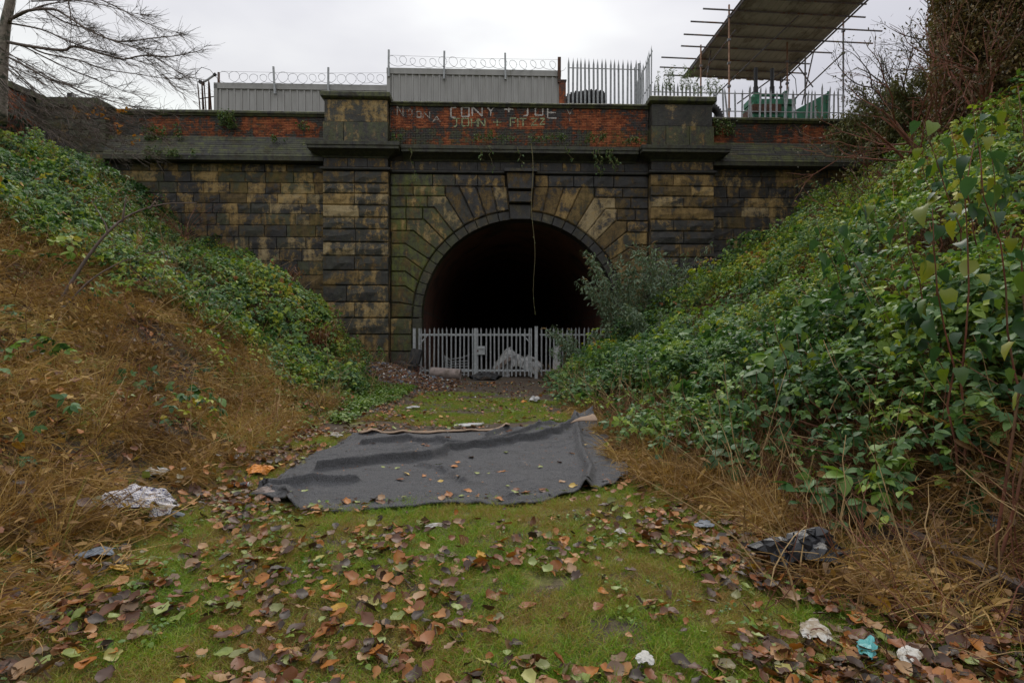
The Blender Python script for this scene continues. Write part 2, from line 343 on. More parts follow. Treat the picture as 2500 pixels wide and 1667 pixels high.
def ground_sheet():
    xs = np.concatenate([np.linspace(-400, -40, 8), np.linspace(-36, -12, 30), np.linspace(-11.7, 11.7, 110), np.linspace(12, 36, 30), np.linspace(40, 400, 8)])
    ys = np.concatenate([np.linspace(-400, -12, 10), np.linspace(-10, 0, 12), np.linspace(0.3, 25.75, 120)])
    XX, YY = np.meshgrid(xs, ys); ZZ = hgt(XX, YY)
    nx, ny = len(xs), len(ys); v = np.stack([XX.ravel(), YY.ravel(), ZZ.ravel()], 1)
    i = np.arange(nx*ny).reshape(ny, nx); f = np.stack([i[:-1, :-1].ravel(), i[:-1, 1:].ravel(), i[1:, 1:].ravel(), i[1:, :-1].ravel()], 1)
    me = bpy.data.meshes.new('ground'); me.from_pydata(v.tolist(), [], f.tolist()); me.materials.append(M['soil'])
    me.polygons.foreach_set('use_smooth', [True]*len(me.polygons)); return link('ground', me, kind='structure')
GROUND = ground_sheet()
b = MB(); UZ = 11.6
b.add([(-900, 26.75, UZ), (900, 26.75+62, UZ), (900, 1800, UZ), (-900, 1800, UZ)], [(0, 1, 2, 3)])
b.v = [tuple(v) for v in [(-900, 26.2-20, UZ), (-40, 26.0, UZ), (-19, 25.2, UZ), (19, 26.8, UZ), (40, 27.2, UZ), (900, 60, UZ), (900, 1800, UZ), (-900, 1800, UZ)]]
b.f = [(0, 1, 2, 3, 4, 5, 6, 7)]; b.t = [(0, 0, 0)]*8
b.build('upper_ground', M['soil'], kind='structure')

# ------------------------------------------------------------------ masonry builders (local axes: u right, y away, z up)
def rect_stone(u0, u1, z0, z1, y0, depth=0.3, gap=0.006, cv=0.012, ch=0.03, rough=0.025, bulge=0.02):
    u0 += gap; u1 -= gap; z0 += gap*0.5; z1 -= gap*0.5
    nx = max(2, min(4, int((u1-u0)/0.4)+1)); nz = 2
    vs = []; fs = []
    for j in range(nz+1):
        for i in range(nx+1):
            a, c = i/nx, j/nz
            edge = (i in (0, nx)) or (j in (0, nz))
            u = u0+cv+(u1-u0-2*cv)*a; z = z0+ch+(z1-z0-2*ch)*c
            if not edge: u += random.uniform(-.1, .1)*(u1-u0)/nx; z += random.uniform(-.2, .2)*(z1-z0)/nz
            vs.append((u, y0-(0 if edge else bulge)+random.uniform(-1, 1)*rough*(0.5 if edge else 1), z))
    W = nx+1
    for j in range(nz):
        for i in range(nx): fs.append((j*W+i, j*W+i+1, (j+1)*W+i+1, (j+1)*W+i))
    per = [i for i in range(W)]+[j*W+nx for j in range(1, nz+1)]+[nz*W+i for i in range(nx-1, -1, -1)]+[j*W for j in range(nz-1, 0, -1)]
    b1 = len(vs)
    for k in per:
        j, i = divmod(k, W); vs.append((u0+(u1-u0)*i/nx, y0+max(cv, ch)*0.9+0.01, z0+(z1-z0)*j/nz))
    b2 = len(vs)
    for k in per:
        j, i = divmod(k, W); vs.append((u0+(u1-u0)*i/nx, y0+depth, z0+(z1-z0)*j/nz))
    m = len(per)
    for q in range(m):
        r = (q+1) % m
        fs.append((b1+q, b1+r, per[r], per[q])); fs.append((b2+q, b2+r, b1+r, b1+q))
    return vs, fs
def poly_stone(pts, y0, depth=0.3, ch=0.035, gap=0.006, rough=0.02):
    P = [Vector((p[0], p[1])) for p in pts]; m = len(P)
    if sum(P[i].x*P[(i+1) % m].y-P[(i+1) % m].x*P[i].y for i in range(m)) < 0: P.reverse()
    def inset(dd):
        out = []
        for i in range(m):
            a, q, c = P[i-1], P[i], P[(i+1) % m]; e1 = (q-a).normalized(); e2 = (c-q).normalized()
            n1 = Vector((-e1.y, e1.x)); n2 = Vector((-e2.y, e2.x)); bs = n1+n2
            k = bs.length_squared; out.append(q+bs*(2*dd/k if k > 0.3 else dd))
        return out
    o = inset(gap); q = inset(gap+ch); vs = []; fs = []
    vs += [(v.x, y0+random.uniform(-1, 1)*rough, v.y) for v in q]
    vs += [(v.x, y0+ch+0.01, v.y) for v in o]; vs += [(v.x, y0+depth, v.y) for v in o]
    fs.append(tuple(range(m)))
    for i in range(m):
        r = (i+1) % m; fs.append((m+i, m+r, r, i)); fs.append((2*m+i, 2*m+r, m+r, m+i))
    return vs, fs
def stone_obj(name, geo, parent, soot, tone=None, moss=0.0, mat='stone', **kw):
    b = MB(); b.add(geo[0], geo[1], (min(1, soot+.06), random.random() if tone is None else tone, moss))
    return b.build(name, M[mat], parent, **kw)
def moulding(b, prof, y_of, runs, tint):
    """extrude a profile [(out, z)] along a plan polyline runs [(u, y)] with mitred corners; out = towards the camera side"""
    pts = [Vector(p) for p in runs]; m = len(pts); rings = []
    for i, p in enumerate(pts):
        dirs = []
        if i > 0: dirs.append((pts[i]-pts[i-1]).normalized())
        if i < m-1: dirs.append((pts[i+1]-pts[i]).normalized())
        ns = [Vector((d.y, -d.x)) for d in dirs]
        nn = ns[0] if len(ns) == 1 else (ns[0]+ns[1])*(2/((ns[0]+ns[1]).length_squared))
        rings.append([(p.x+nn.x*o, p.y+nn.y*o, z) for o, z in prof])
    k = len(prof); vs = [v for r in rings for v in r]; fs = []
    for i in range(m-1):
        for j in range(k):
            fs.append((i*k+j, (i+1)*k+j, (i+1)*k+(j+1) % k, i*k+(j+1) % k))
    fs.append(tuple(range(k))); fs.append(tuple((m-1)*k+j for j in range(k-1, -1, -1)))
    b.add(vs, fs, tint)

# levels read off the photograph (metres above the path)
LV = [9.04, 8.49, 8.04, 7.54, 7.0, 6.49, 5.92, 5.33, 4.69, 4.04, 3.31, 2.62, 1.90, 1.15, 0.40, -0.4]
PIL = (5.78, 8.62); PY = -0.36            # pilaster edges and projection
R1, R2, ZC = 4.38, 4.80, 2.66             # arch ring

PORTAL = empty('tunnel_portal', WO, TH, label='soot blackened sandstone tunnel portal with a round arch, rusticated pilasters and cornice', cat='tunnel portal')
# core wall behind the stones, with the arch opening
b = MB()
YB0, YB1 = 0.14, 1.5; RC = 4.7
def core_pts(y):
    arc = [(-RC, -1.0)]+[(-RC*math.cos(a), ZC+RC*math.sin(a)) for a in np.linspace(0, math.pi, 33)]+[(RC, -1.0)]
    out = [(-8.6, -1.0)]+[(-8.6+17.2*i/32, 11.0) if True else None for i in range(33)]+[(8.6, -1.0)]
    return arc, out
arc, out = core_pts(0)
vs = []; fs = []; k = len(arc)
for y in (YB0, YB1):
    vs += [(u, y, z) for u, z in arc]+[(u, y, z) for u, z in out]
for i in range(k-1):
    fs.append((i, i+1, k+i+1, k+i)); fs.append((2*k+i, 3*k+i, 3*k+i+1, 2*k+i+1))
    fs.append((k+i, k+i+1, 3*k+i+1, 3*k+i)); fs.append((i, 2*k+i, 2*k+i+1, i+1))
b.add(vs, fs)
for s in (-1, 1): b.b2(s*(PIL[0]+0.03), s*(PIL[1]-0.03), PY+0.16, YB0-0.002, -1.0, 10.9)
b.build('wall_core', M['mortar'], PORTAL)
# tunnel lining
b = MB(); na = 40; ring = [(-R1-.1, -0.6)]+[(-(R1+.1)*math.cos(a), ZC+(R1+.1)*math.sin(a)) for a in np.linspace(0, math.pi, na)]+[(R1+.1, -0.6)]
vs = []; fs = []; ys = [0.7, 3, 6, 10, 16, 26, 60]; k = len(ring)
for y in ys: vs += [(u, y, z) for u, z in ring]
for i in range(len(ys)-1):
    for j in range(k-1): fs.append((i*k+j, i*k+j+1, (i+1)*k+j+1, (i+1)*k+j))
fs.append(tuple((len(ys)-1)*k+j for j in range(k)))
b.add(vs, fs); b.build('tunnel_lining', M['tunnel'], PORTAL, smooth=True)
b = MB(); b.b2(-4.6, 4.6, 0.2, 60, -0.5, -0.03); o = b.build('tunnel_floor', M['soil'], kind='structure'); o.location = WO; o.rotation_euler = (0, 0, TH)

def moss_at(u, z):
    """damp green streaks left of the arch, as in the photograph"""
    if u > -2.2: return 0.12 if random.random() < 0.15 else 0.0
    m = max(0, 1-abs(u+4.9)/2.4)*max(0, min(1, (z-1.0)/3))
    return min(1.0, m*random.uniform(0.55, 1.25)) if u > -5.85 else 0.05
def soot_left(): return min(1, max(0, random.gauss(0.5, 0.2)))
# pilaster courses
pil_soot = {-1: [.62, .72, .60, .48, .68, .78, .70, .80, .82, .85, .35, .70, .5, .5], 1: [.45, .18, .40, .52, .75, .85, .50, .88, .85, .8, .8, .8, .7, .7]}
for s in (-1, 1):
    for c in range(len(LV)-2):
        z1, z0 = LV[c], LV[c+1]
        cuts = [PIL[0]] + ([PIL[0]+(PIL[1]-PIL[0])*random.choice((0.45, 0.5, 0.52, 0.36, 0.64))] if (c % 2 == 0 or random.random() < 0.6) else []) + [PIL[1]]
        for a, q in zip(cuts[:-1], cuts[1:]):
            u0, u1 = (a, q) if s > 0 else (-q, -a)
            sl = min(0.97, max(0.05, pil_soot[s][c]-(.10 if s < 0 or pil_soot[s][c] > .56 else .22)+random.gauss(0, 0.13)))
            stone_obj('stone', rect_stone(u0, u1, z0, z1, PY, depth=0.45, cv=0.012, ch=0.055, rough=0.03, bulge=0.03, gap=0.004), PORTAL, sl, moss=0.1 if s < 0 else 0.03)
# spandrel, voussoirs and ring stones
DT = (90-5.8)/13; TJ = [5.8+DT*j for j in range(14)]
hj = [8.49, 8.49, 8.49, 8.49, 8.04, 7.54, 7.0, 6.49, 5.92, 5.33, 4.69, 4.04, 3.31, 2.66]
def ends(j):
    t = R(TJ[j]); h = hj[j]; Rr = (h-ZC)/max(1e-4, math.cos(t)); u = Rr*math.sin(t) if j < 13 else 5.5
    return (min(u, 5.12 if j < 12 else 5.4), h)
vs_soot = {-1: [.62, .70, .66, .70, .55, .60, .55, .62, .50, .52, .62, .68, .75], 1: [.42, .50, .36, .32, .34, .30, .36, .28, .30, .28, .45, .5, .6]}
for s in (-1, 1):
    for j in range(13):
        t0, t1 = R(TJ[j]), R(TJ[j+1]); E0, E1 = ends(j), ends(j+1)
        A = (R2*math.sin(t0), ZC+R2*math.cos(t0)); B = (R2*math.sin(t1), ZC+R2*math.cos(t1))
        if E0[1]-E1[1] < 0.01: pts = [A, E0, E1, B]; ucut = None
        else:
            ucut = E1[0]+(0.03 if j == 3 else random.choice((0.06, 0.3, 0.45))); 
            if 5.74-ucut < 0.35: ucut = 5.74
            pts = [A, E0, (ucut, E0[1]), (ucut, E1[1]), E1, B]
            if abs(ucut-E1[0]) < 0.04: pts = [A, E0, (ucut, E0[1]), E1, B]
        um = (A[0]+E1[0])/2*s
        stone_obj('voussoir', poly_stone([(s*q[0], q[1]) for q in pts], -0.02, depth=0.5, ch=0.05), PORTAL, max(0.05, vs_soot[s][j]-(.08 if s < 0 else .2)+random.gauss(0, .08)), moss=moss_at(um, E1[1]))
        # ring stone, smooth and set back
        am = (t0+t1)/2; q = []
        for rr, tt in ((R1, t0), (R2-.01, t0), (R2-.01, am), (R2-.01, t1), (R1, t1), (R1, am)): q.append((s*rr*math.sin(tt), ZC+rr*math.cos(tt)))
        stone_obj('ring_stone', poly_stone(q, 0.05, depth=0.72, ch=0.02, gap=0.008, rough=0.004), PORTAL, random.uniform(.62, .8) if s < 0 else random.uniform(.45, .7), moss=0.55*moss_at(um, E1[1]), mat='smooth_stone')
        if ucut and ucut < 5.7:
            w = 5.76-ucut; cuts = [ucut, 5.76] if w < 1.3 else [ucut, ucut+w*random.uniform(.4, .6), 5.76]
            for a, c in zip(cuts[:-1], cuts[1:]):
                u0, u1 = (a, c) if s > 0 else (-c, -a)
                stone_obj('stone', rect_stone(u0, u1, E1[1], E0[1], -0.01, depth=0.4, cv=0.02, ch=0.05, rough=0.025, bulge=0.02), PORTAL,
                          soot_left() if s < 0 else random.uniform(.25, .6), moss=moss_at((u0+u1)/2, E0[1]))
    # band above the voussoirs
    cuts = [0.66, 1.9, 2.9, 3.9, 5.76] if s < 0 else [0.66, 1.25, 2.4, 3.3, 4.2, 5.76]
    for a, c in zip(cuts[:-1], cuts[1:]):
        u0, u1 = (a, c) if s > 0 else (-c, -a)
        stone_obj('stone', rect_stone(u0, u1, 8.49, 9.04, 0.0, cv=0.015, ch=0.045, rough=0.02), PORTAL, random.uniform(.4, .85), moss=moss_at((u0+u1)/2, 8.8))
    # jambs below the springing
    for c in range(10, len(LV)-2):
        z1, z0 = min(LV[c], 2.66) if c == 11 else LV[c], LV[c+1]
        if z1 > 2.7: continue
        u0, u1 = (4.82, 5.76) if s > 0 else (-5.76, -4.82)
        stone_obj('stone', rect_stone(u0, u1, z0, z1, -0.01, depth=0.4, cv=0.02, ch=0.05), PORTAL, random.uniform(.5, .8), moss=moss_at((u0+u1)/2, z1+1.5))
        u0, u1 = (4.38, 4.81) if s > 0 else (-4.81, -4.38)
        stone_obj('ring_stone', rect_stone(u0, u1, z0, z1, 0.05, depth=0.72, cv=0.01, ch=0.02, rough=0.004, bulge=0), PORTAL, random.uniform(.5, .75), moss=0.2 if s < 0 else 0, mat='smooth_stone')
# keystone in three steps
def key(zb, zt, wb, wt, y0, soot, mat='stone', **kw):
    return stone_obj('keystone', poly_stone([(-wb, zb), (wb, zb), (wt, zt), (-wt, zt)], y0, depth=abs(y0)+0.7, ch=0.025, rough=0.01), PORTAL, soot, mat=mat, **kw)
key(8.30, 9.02, 0.56, 0.62, -0.42, 0.52, label='projecting upper keystone block with a pale patch above black crust')
key(7.74, 8.24, 0.50, 0.55, -0.30, 0.68); key(7.02, 7.68, 0.47, 0.49, -0.12, 0.62, 'smooth_stone', label='smooth grey lowest keystone block')
# string course, frieze and cornice follow the break of the pilasters
plan = [(-PIL[1], 0.6), (-PIL[1], PY), (-PIL[0], PY), (-PIL[0], 0.0), (PIL[0], 0.0), (PIL[0], PY), (PIL[1], PY), (PIL[1], 0.6)]
b = MB(); moulding(b, [(-0.1, 9.05), (0.07, 9.06), (0.10, 9.10), (0.10, 9.16), (0.02, 9.20), (-0.1, 9.20)], None, plan, (.85, .3, 0.02))
b.b2(-0.72, 0.72, -0.55, 0.0, 9.04, 9.17, (.9, .3, 0)); b.build('string_course', M['smooth_stone'], PORTAL)
for s in (-1, 1):
    cs = [5.80, 6.7, 7.55, 8.60]
    for a, c in zip(cs[:-1], cs[1:]):
        u0, u1 = (a, c) if s > 0 else (-c, -a)
        stone_obj('stone', rect_stone(u0, u1, 9.21, 9.58, PY+.01, cv=.006, ch=.008, rough=.006, bulge=.003), PORTAL, random.uniform(.5, .9))
    cs = [0.0, 0.9, 1.9, 2.7, 3.7, 4.7, 5.76]
    for a, c in zip(cs[:-1], cs[1:]):
        u0, u1 = (a, c) if s > 0 else (-c, -a)
        stone_obj('stone', rect_stone(u0, u1, 9.21, 9.58, 0.01, cv=.006, ch=.008, rough=.006, bulge=.003), PORTAL, random.uniform(.5, .95))
# cornice cut into lengths
def cornice(u0, u1, y, ret0=False, ret1=False):
    prof = [(-0.3, 9.585), (0.0, 9.585), (0.05, 9.66), (0.10, 9.68), (0.30, 9.78), (0.44, 9.83), (0.52, 9.85), (0.52, 9.96), (0.56, 9.985), (0.56, 10.13), (0.40, 10.19), (-0.3, 10.24)]
    run = [(u0, y), (u1, y)]
    if ret0: run = [(u0, 0.55)]+run
    if ret1: run = run+[(u1, 0.55 if ret1 == 2 else 0.0)]
    b = MB(); moulding(b, prof, None, run, (.93, .2, .25)); return b.build('cornice_stone', M['smooth_stone'], PORTAL)
cornice(-PIL[1], -7.2, PY, True); cornice(-7.195, -PIL[0], PY, False, 1)
for a, c in zip([-5.2, -3.3, -1.45, 0.5, 2.3, 4.0], [-3.305, -1.455, 0.495, 2.295, 3.995, 5.2]): cornice(a, c, 0.0)
b = MB(); moulding(b, [(-0.3, 9.585), (0.0, 9.585), (0.05, 9.66), (0.10, 9.68), (0.30, 9.78), (0.44, 9.83), (0.52, 9.85), (0.52, 9.96), (0.56, 9.985), (0.56, 10.13), (0.40, 10.19), (-0.3, 10.24)], None, [(PIL[0], 0.0), (PIL[0], PY), (7.2, PY)], (.93, .2, .25)); b.build('cornice_stone', M['smooth_stone'], PORTAL)
cornice(7.205, PIL[1], PY, False, 2)
# pier blocks over the pilasters
for s in (-1, 1):
    cs = [5.80, 6.45, 7.5, 8.62] if s > 0 else [5.80, 7.72, 8.62]
    for a, c in zip(cs[:-1], cs[1:]):
        u0, u1 = (a, c) if s > 0 else (-c, -a)
        stone_obj('stone', rect_stone(u0, u1, 10.2, 11.16, PY-.03, depth=1.2, cv=.01, ch=.01, rough=.008, bulge=.01), PORTAL, .85, moss=.45)
    u0, u1 = (5.84, 8.56) if s > 0 else (-8.56, -5.84)
    stone_obj('stone', rect_stone(u0, u1, 11.165, 12.14, PY+.02, depth=1.15, cv=.012, ch=.015, rough=.012, bulge=.015), PORTAL, .52 if s < 0 else .97, moss=.1)
    b = MB(); moulding(b, [(-0.5, 12.145), (0.0, 12.145), (0.10, 12.2), (0.14, 12.24), (0.14, 12.42), (0.06, 12.47), (-0.5, 12.5)], None,
                       [(u0, 0.55), (u0, PY), (u1, PY), (u1, 0.55)], (.95, .2, .6)); b.b2(u0, u1, PY+.3, .56, 12.15, 12.49, (.9, .2, .6))
    b.build('cap_stone', M['smooth_stone'], PORTAL)
# central brick parapet with its coping
PAR_Y = 0.12
b = MB(); b.b2(-5.8, 5.8, PAR_Y+.03, 0.7, 10.15, 12.06); PARA = b.build('parapet', M['lime_mortar'], PORTAL)
def coping(parent, cuts, y0, zb, zt, soot=.95, moss=.6):
    for a, c in zip(cuts[:-1], cuts[1:]):
        g = [(a+.006, y0-.10, zb), (c-.006, y0-.10, zb), (c-.006, y0-.16, zb+.10), (a+.006, y0-.16, zb+.10)]
        dz = random.uniform(-.012, .012); b = MB()
        pr = [(y0+.55, zb), (y0-.06, zb), (y0-.10, zb+.09), (y0-.15, zb+.10), (y0-.15, zt-.05+dz), (y0-.08, zt+dz), (y0+.55, zt+dz)]
        k = len(pr); vs = [(a+.005, y, z) for y, z in pr]+[(c-.005, y, z) for y, z in pr]
        b.add(vs, [tuple(range(k-1, -1, -1)), tuple(range(k, 2*k))]+[(i, (i+1) % k, k+(i+1) % k, k+i) for i in range(k)], (soot, .2, moss))
        b.build('coping_stone', M['smooth_stone'], parent)
coping(PORTAL, [-5.80, -4.2, -2.1, -0.1, 2.2, 3.4, 4.6, 5.80], PAR_Y, 12.07, 12.27)
BW, BH = 0.225, 0.0755
def brick_geo(u0, u1, z0, z1, y0):
    j = .009; e = random.uniform(-.006, .006); y = y0+e
    u0 += j/2; u1 -= j/2; z0 += j/2; z1 -= j/2; c = .006
    vs = [(u0+c, y, z0+c), (u1-c, y, z0+c), (u1-c, y, z1-c), (u0+c, y, z1-c), (u0, y+.01, z0), (u1, y+.01, z0), (u1, y+.01, z1), (u0, y+.01, z1), (u0, y0+.08, z0), (u1, y0+.08, z0), (u1, y0+.08, z1), (u0, y0+.08, z1)]
    fs = [(0, 1, 2, 3)]+[(4+i, 4+(i+1) % 4, (i+1) % 4, i) for i in range(4)]+[(8+i, 8+(i+1) % 4, 4+(i+1) % 4, 4+i) for i in range(4)]
    return vs, fs
def sstep(x, a, b): t = min(1, max(0, (x-a)/(b-a))); return t*t*(3-2*t)
def brickwork(u0, u1, z0, z1, y0, parent, soot_fn, n_single=0, core=None, moss=0.02, prefer=None):
    rows = []; z = z0; r = 0
    while z < z1-0.03:
        u = u0 - (BW/2 if r % 2 else 0); hd = (r % 4 == 3); w = BW/2 if hd else BW
        while u < u1-.02:
            a, c = max(u, u0), min(u+w, u1)
            if c-a > 0.03: rows.append((a, c, z, min(z+BH, z1)))
            u += w
        z += BH; r += 1
    order = list(range(len(rows)))
    if prefer: order.sort(key=lambda i: prefer(rows[i]))
    single = set(order[:n_single]); rest = MB()
    for i, (a, c, q0, q1) in enumerate(rows):
        vs, fs = brick_geo(a, c, q0, q1, y0); um, zm = (a+c)/2, (q0+q1)/2
        t = (min(1, max(0, soot_fn(um, zm)+random.gauss(0, .10))), random.random(), moss*random.random())
        if i in single: b = MB(); b.add(vs, fs, t); b.build('brick', M['brick'], core)
        else: rest.add(vs, fs, t)
    if rest.v: rest.build('brickwork', M['brick'], core or parent, kind='stuff')
def soot_c(u, z):
    top = sstep(z, 11.78, 12.0); s = .20+.5*top*(.7+.3*math.sin(u*3.1))+.6*sstep(abs(u+.4), 4.7, 5.6)*(1 if u < 0 else .35)
    s += .22*max(0, math.sin(u*1.9+1))*sstep(u, 1.2, 3.2)*sstep(4.2, 3.0, 4.2) if False else 0
    s += .28*sstep(-u, -1.5, 0.2)*sstep(u, -2.4, -1.6)*(1 if z > 11.4 else .3)
    return s
brickwork(-5.78, 5.78, 11.115, 12.07, PAR_Y, PORTAL, soot_c, 300, PARA, prefer=lambda r: abs((r[0]+r[1])/2) if r[2] > 11.1 else 9)
def soot_low(u, z): return .74 - .42*sstep(u, 1.5, 4.5)*(1 if z < 10.85 else .6) - .25*(1 if (u < -1.2 and z < 10.6) else 0)
brickwork(-5.78, 5.78, 10.16, 11.105, PAR_Y-.035, PORTAL, soot_low, 0, None, moss=.5)

# painted letters on the brick parapet: strokes of paint proud of the bricks
GLY = {'C': [[(1, 1), (.1, 1), (0, .9), (0, .1), (.1, 0), (.9, 0)]], 'O': [[(0, 0), (0, 1), (1, 1), (1, 0), (0, 0)]], 'N': [[(0, 0), (0, 1), (1, 0), (1, 1)]],
       'Y': [[(0, 1), (.5, .5), (1, 1)], [(.5, .5), (.5, 0)]], '+': [[(.5, .95), (.5, .05)], [(0, .5), (1, .5)]], 'J': [[(0, 1), (1, 1)], [(.55, 1), (.55, .1), (.1, 0)]],
       'E': [[(1, 1), (0, 1), (0, 0), (1, 0)], [(0, .5), (.9, .5)]], 'H': [[(0, 0), (0, 1)], [(1, 0), (1, 1)], [(0, .5), (1, .5)]], 'F': [[(1, 1), (0, 1), (0, 0)], [(0, .5), (.8, .5)]],
       'I': [[(.5, 0), (.5, 1)]], 'T': [[(0, 1), (1, 1)], [(.5, 1), (.5, 0)]], 'Z': [[(0, 1), (1, 1), (0, 0), (1, 0)]], 'D': [[(0, 0), (0, 1), (.8, .8), (.8, .2), (0, 0)]], 'A': [[(0, 0), (.5, 1), (1, 0)], [(.2, .4), (.8, .4)]]}
def letters(spec, mat, sw, name='painted_lettering', label=None):
    b = MB()
    for ch, px, py, w, h in spec:
        for st in GLY[ch]:
            pts = [onwall(px+w*x, py+1.5-h*y, PAR_Y) for x, y in st]
            for (a, c) in zip(pts[:-1], pts[1:]):
                a = Vector(a); c = Vector(c); L = (c-a).length
                if L < 1e-4: continue
                dd = (c-a)/L; nn = Vector((-dd.y, dd.x)); m = max(2, int(L/.05))
                vs = []; fs = []
                for i in range(m+1):
                    q = a+dd*(L*i/m); wv = sw*random.uniform(.4, 1.3)/2; yo = PAR_Y-.0095-random.uniform(0, .0008)
                    vs += [(q.x-nn.x*wv, yo, q.y-nn.y*wv), (q.x+nn.x*wv, yo, q.y+nn.y*wv), (q.x-nn.x*wv, yo+.003, q.y-nn.y*wv), (q.x+nn.x*wv, yo+.003, q.y+nn.y*wv)]
                for i in range(m):
                    k = 4*i; fs += [(k, k+1, k+5, k+4), (k+2, k+6, k+7, k+3), (k, k+4, k+6, k+2), (k+1, k+3, k+7, k+5)]
                b.add(vs, fs)
    return b.build(name, M[mat], PORTAL, label=label)
letters([('C', 1101, 287, 13, 24), ('O', 1127, 285, 18, 22), ('N', 1153, 284, 24, 23), ('Y', 1188, 284, 20, 24), ('+', 1231, 275, 22, 15), ('J', 1276, 284, 22, 22),
         ('O', 1307, 282, 18, 19), ('E', 1337, 289, 22, 27)], 'white_paint', .072, label='worn white capital letters painted on the red bricks')
letters([('Y', 1382, 297, 18, 34), ('N', 970, 284, 14, 26), ('D', 998, 282, 10, 16), ('O', 1018, 287, 10, 14), ('N', 1033, 289, 16, 16), ('A', 1056, 299, 20, 14)], 'faded_paint', .05, label='faded older lettering beside the white letters')
letters([('J', 1106, 310, 16, 20), ('O', 1128, 308, 16, 18), ('H', 1151, 310, 14, 20), ('N', 1168, 310, 16, 20), ('+', 1204, 309, 20, 20), ('F', 1246, 309, 14, 20), ('I', 1258, 310, 12, 20), ('T', 1268, 310, 18, 20), ('Z', 1296, 306, 16, 16), ('Z', 1318, 304, 12, 14)], 'green_letter', .062, label='pale green capital letters below the white ones')

# ------------------------------------------------------------------ wing walls
WY = 0.16
def wing(name, label, u0, u1, lv, end_pier=None):
    W = empty(name, wall2world((u0+u1)/2, WY, 0), TH, label=label, cat='wall'); off = (u0+u1)/2
    # children are built in portal axes and shifted
    W2 = bpy.data.objects.new('wall_core', None)
    bpy.data.objects.remove(W2)
    a, c = min(u0, u1), max(u0, u1)
    made = []
    class P: pass
    def add(bm, nm, mat, **kw):
        bm.v = [(x-off, y-WY, z) for x, y, z in bm.v]; o = bm.build(nm, M[mat], W, **kw); return o
    b = MB(); b.b2(a, c, WY+.10, WY+1.2, -1, 11.5); core = add(b, 'wall_core', 'mortar')
    # rows of ashlar
    for r in range(len(lv)-1):
        z1, z0 = lv[r], lv[r+1]; u = a
        while u < c-.02:
            w = random.uniform(.55, 1.5); q = min(u+w, c)
            if c-q < .4: q = c
            p_ = wall2world((u+q)/2, WY, 0)
            if z1 > hz(p_.x, p_.y-.3)-.3:
                far = abs((u+q)/2)
                sl = .44 if u < 0 else .50
                if u < 0 and r in (1, 2, 3) and far < 14: sl = .33
                if u < 0 and far > 14: sl = .60
                if u > 0 and r > 5: sl = .74
                b = MB(); g = rect_stone(u, q, z0, z1, WY, cv=.018, ch=.022, rough=.02, bulge=.022, gap=.005)
                b.add(g[0], g[1], (min(.97, max(.12, sl+random.gauss(0, .16))), random.random(), random.choice((0, 0, .12, .3)) if u < 0 else random.choice((0, 0, .1))))
                add(b, 'stone', 'stone')
            u = q
    # sloping weathering in courses, flared out towards its foot
    for k in range(9):
        t0, t1 = k/9, (k+1)/9; zt, zb = 10.62-.98*t0, 10.62-.98*t1; yo0, yo1 = WY-.02-.44*t0, WY-.02-.44*t1
        q0 = a
        while q0 < c-.01:
            q1 = min(c, q0+random.uniform(1.1, 2.6)); q1 = c if c-q1 < .5 else q1; dy = random.uniform(-.012, .012)
            b = MB(); pr = [(WY+.4, zt), (yo0-.03+dy, zt-.004), (yo1-.02+dy, zb+.010), (WY+.4, zb+.014)]
            vs = [(q0+.004, y, z) for y, z in pr]+[(q1-.004, y, z) for y, z in pr]
            b.add(vs, [(3, 2, 1, 0), (4, 5, 6, 7)]+[(i, (i+1) % 4, 4+(i+1) % 4, 4+i) for i in range(4)], (min(1, random.gauss(.92 if u0 < 0 else .80, .08)), random.random(), random.uniform(.1, .8))); add(b, 'weathering_stone', 'smooth_stone'); q0 = q1
    b = MB(); b.b2(a, c, WY-.47, WY+.3, 9.46, 9.635, (.93, .2, .3)); add(b, 'ledge', 'smooth_stone')
    cut = [a]; 
    while cut[-1] < c-2.2: cut.append(cut[-1]+random.uniform(1.4, 2.1))
    cut.append(c)
    sub = empty('tmp'); bpy.data.objects.remove(sub)
    n0 = set(COL.objects)
    coping(W, [x-off for x in cut], 0.0, 11.53, 11.77)
    # brick band
    b = MB(); b.b2(a, c, WY+.03, WY+.5, 10.5, 11.53); pc = add(b, 'parapet', 'lime_mortar')
    def sf(u, z): return .40+.3*sstep(z, 11.25, 11.5)+.2*math.sin(u*1.3)+(.3*sstep(-u, 13, 17) if u < 0 else .25*sstep(u, 11, 14))
    rest = MB(); z = 10.62; r = 0
    while z < 11.52:
        u = a-(BW/2 if r % 2 else 0)
        while u < c-.02:
            x0, x1 = max(u, a), min(u+BW, c)
            if x1-x0 > .03:
                vs, fs = brick_geo(x0, x1, z, min(z+BH, 11.525), WY)
                rest.add([(x-off, y-WY, q) for x, y, q in vs], fs, (min(1, max(0, sf((x0+x1)/2, z)+random.gauss(0, .1))), random.random(), .15*random.random()))
            u += BW
        z += BH; r += 1
    rest.build('brickwork', M['brick'], pc, kind='stuff')
    return W
LVW = [9.455, 9.09, 8.62, 8.13, 7.70, 7.25, 6.74, 6.22, 5.69, 5.15, 4.55, 3.9, 3.3, 2.7, 2.0, 1.3, .6]
WINGL = wing('wing_wall', 'long sandstone wing wall left of the portal, brick parapet on top, weeds growing from it', -18.0, -8.63, LVW)
WINGR = wing('wing_wall', 'sandstone wing wall right of the portal, disappearing behind the bramble bank', 8.63, 24.0, LVW)
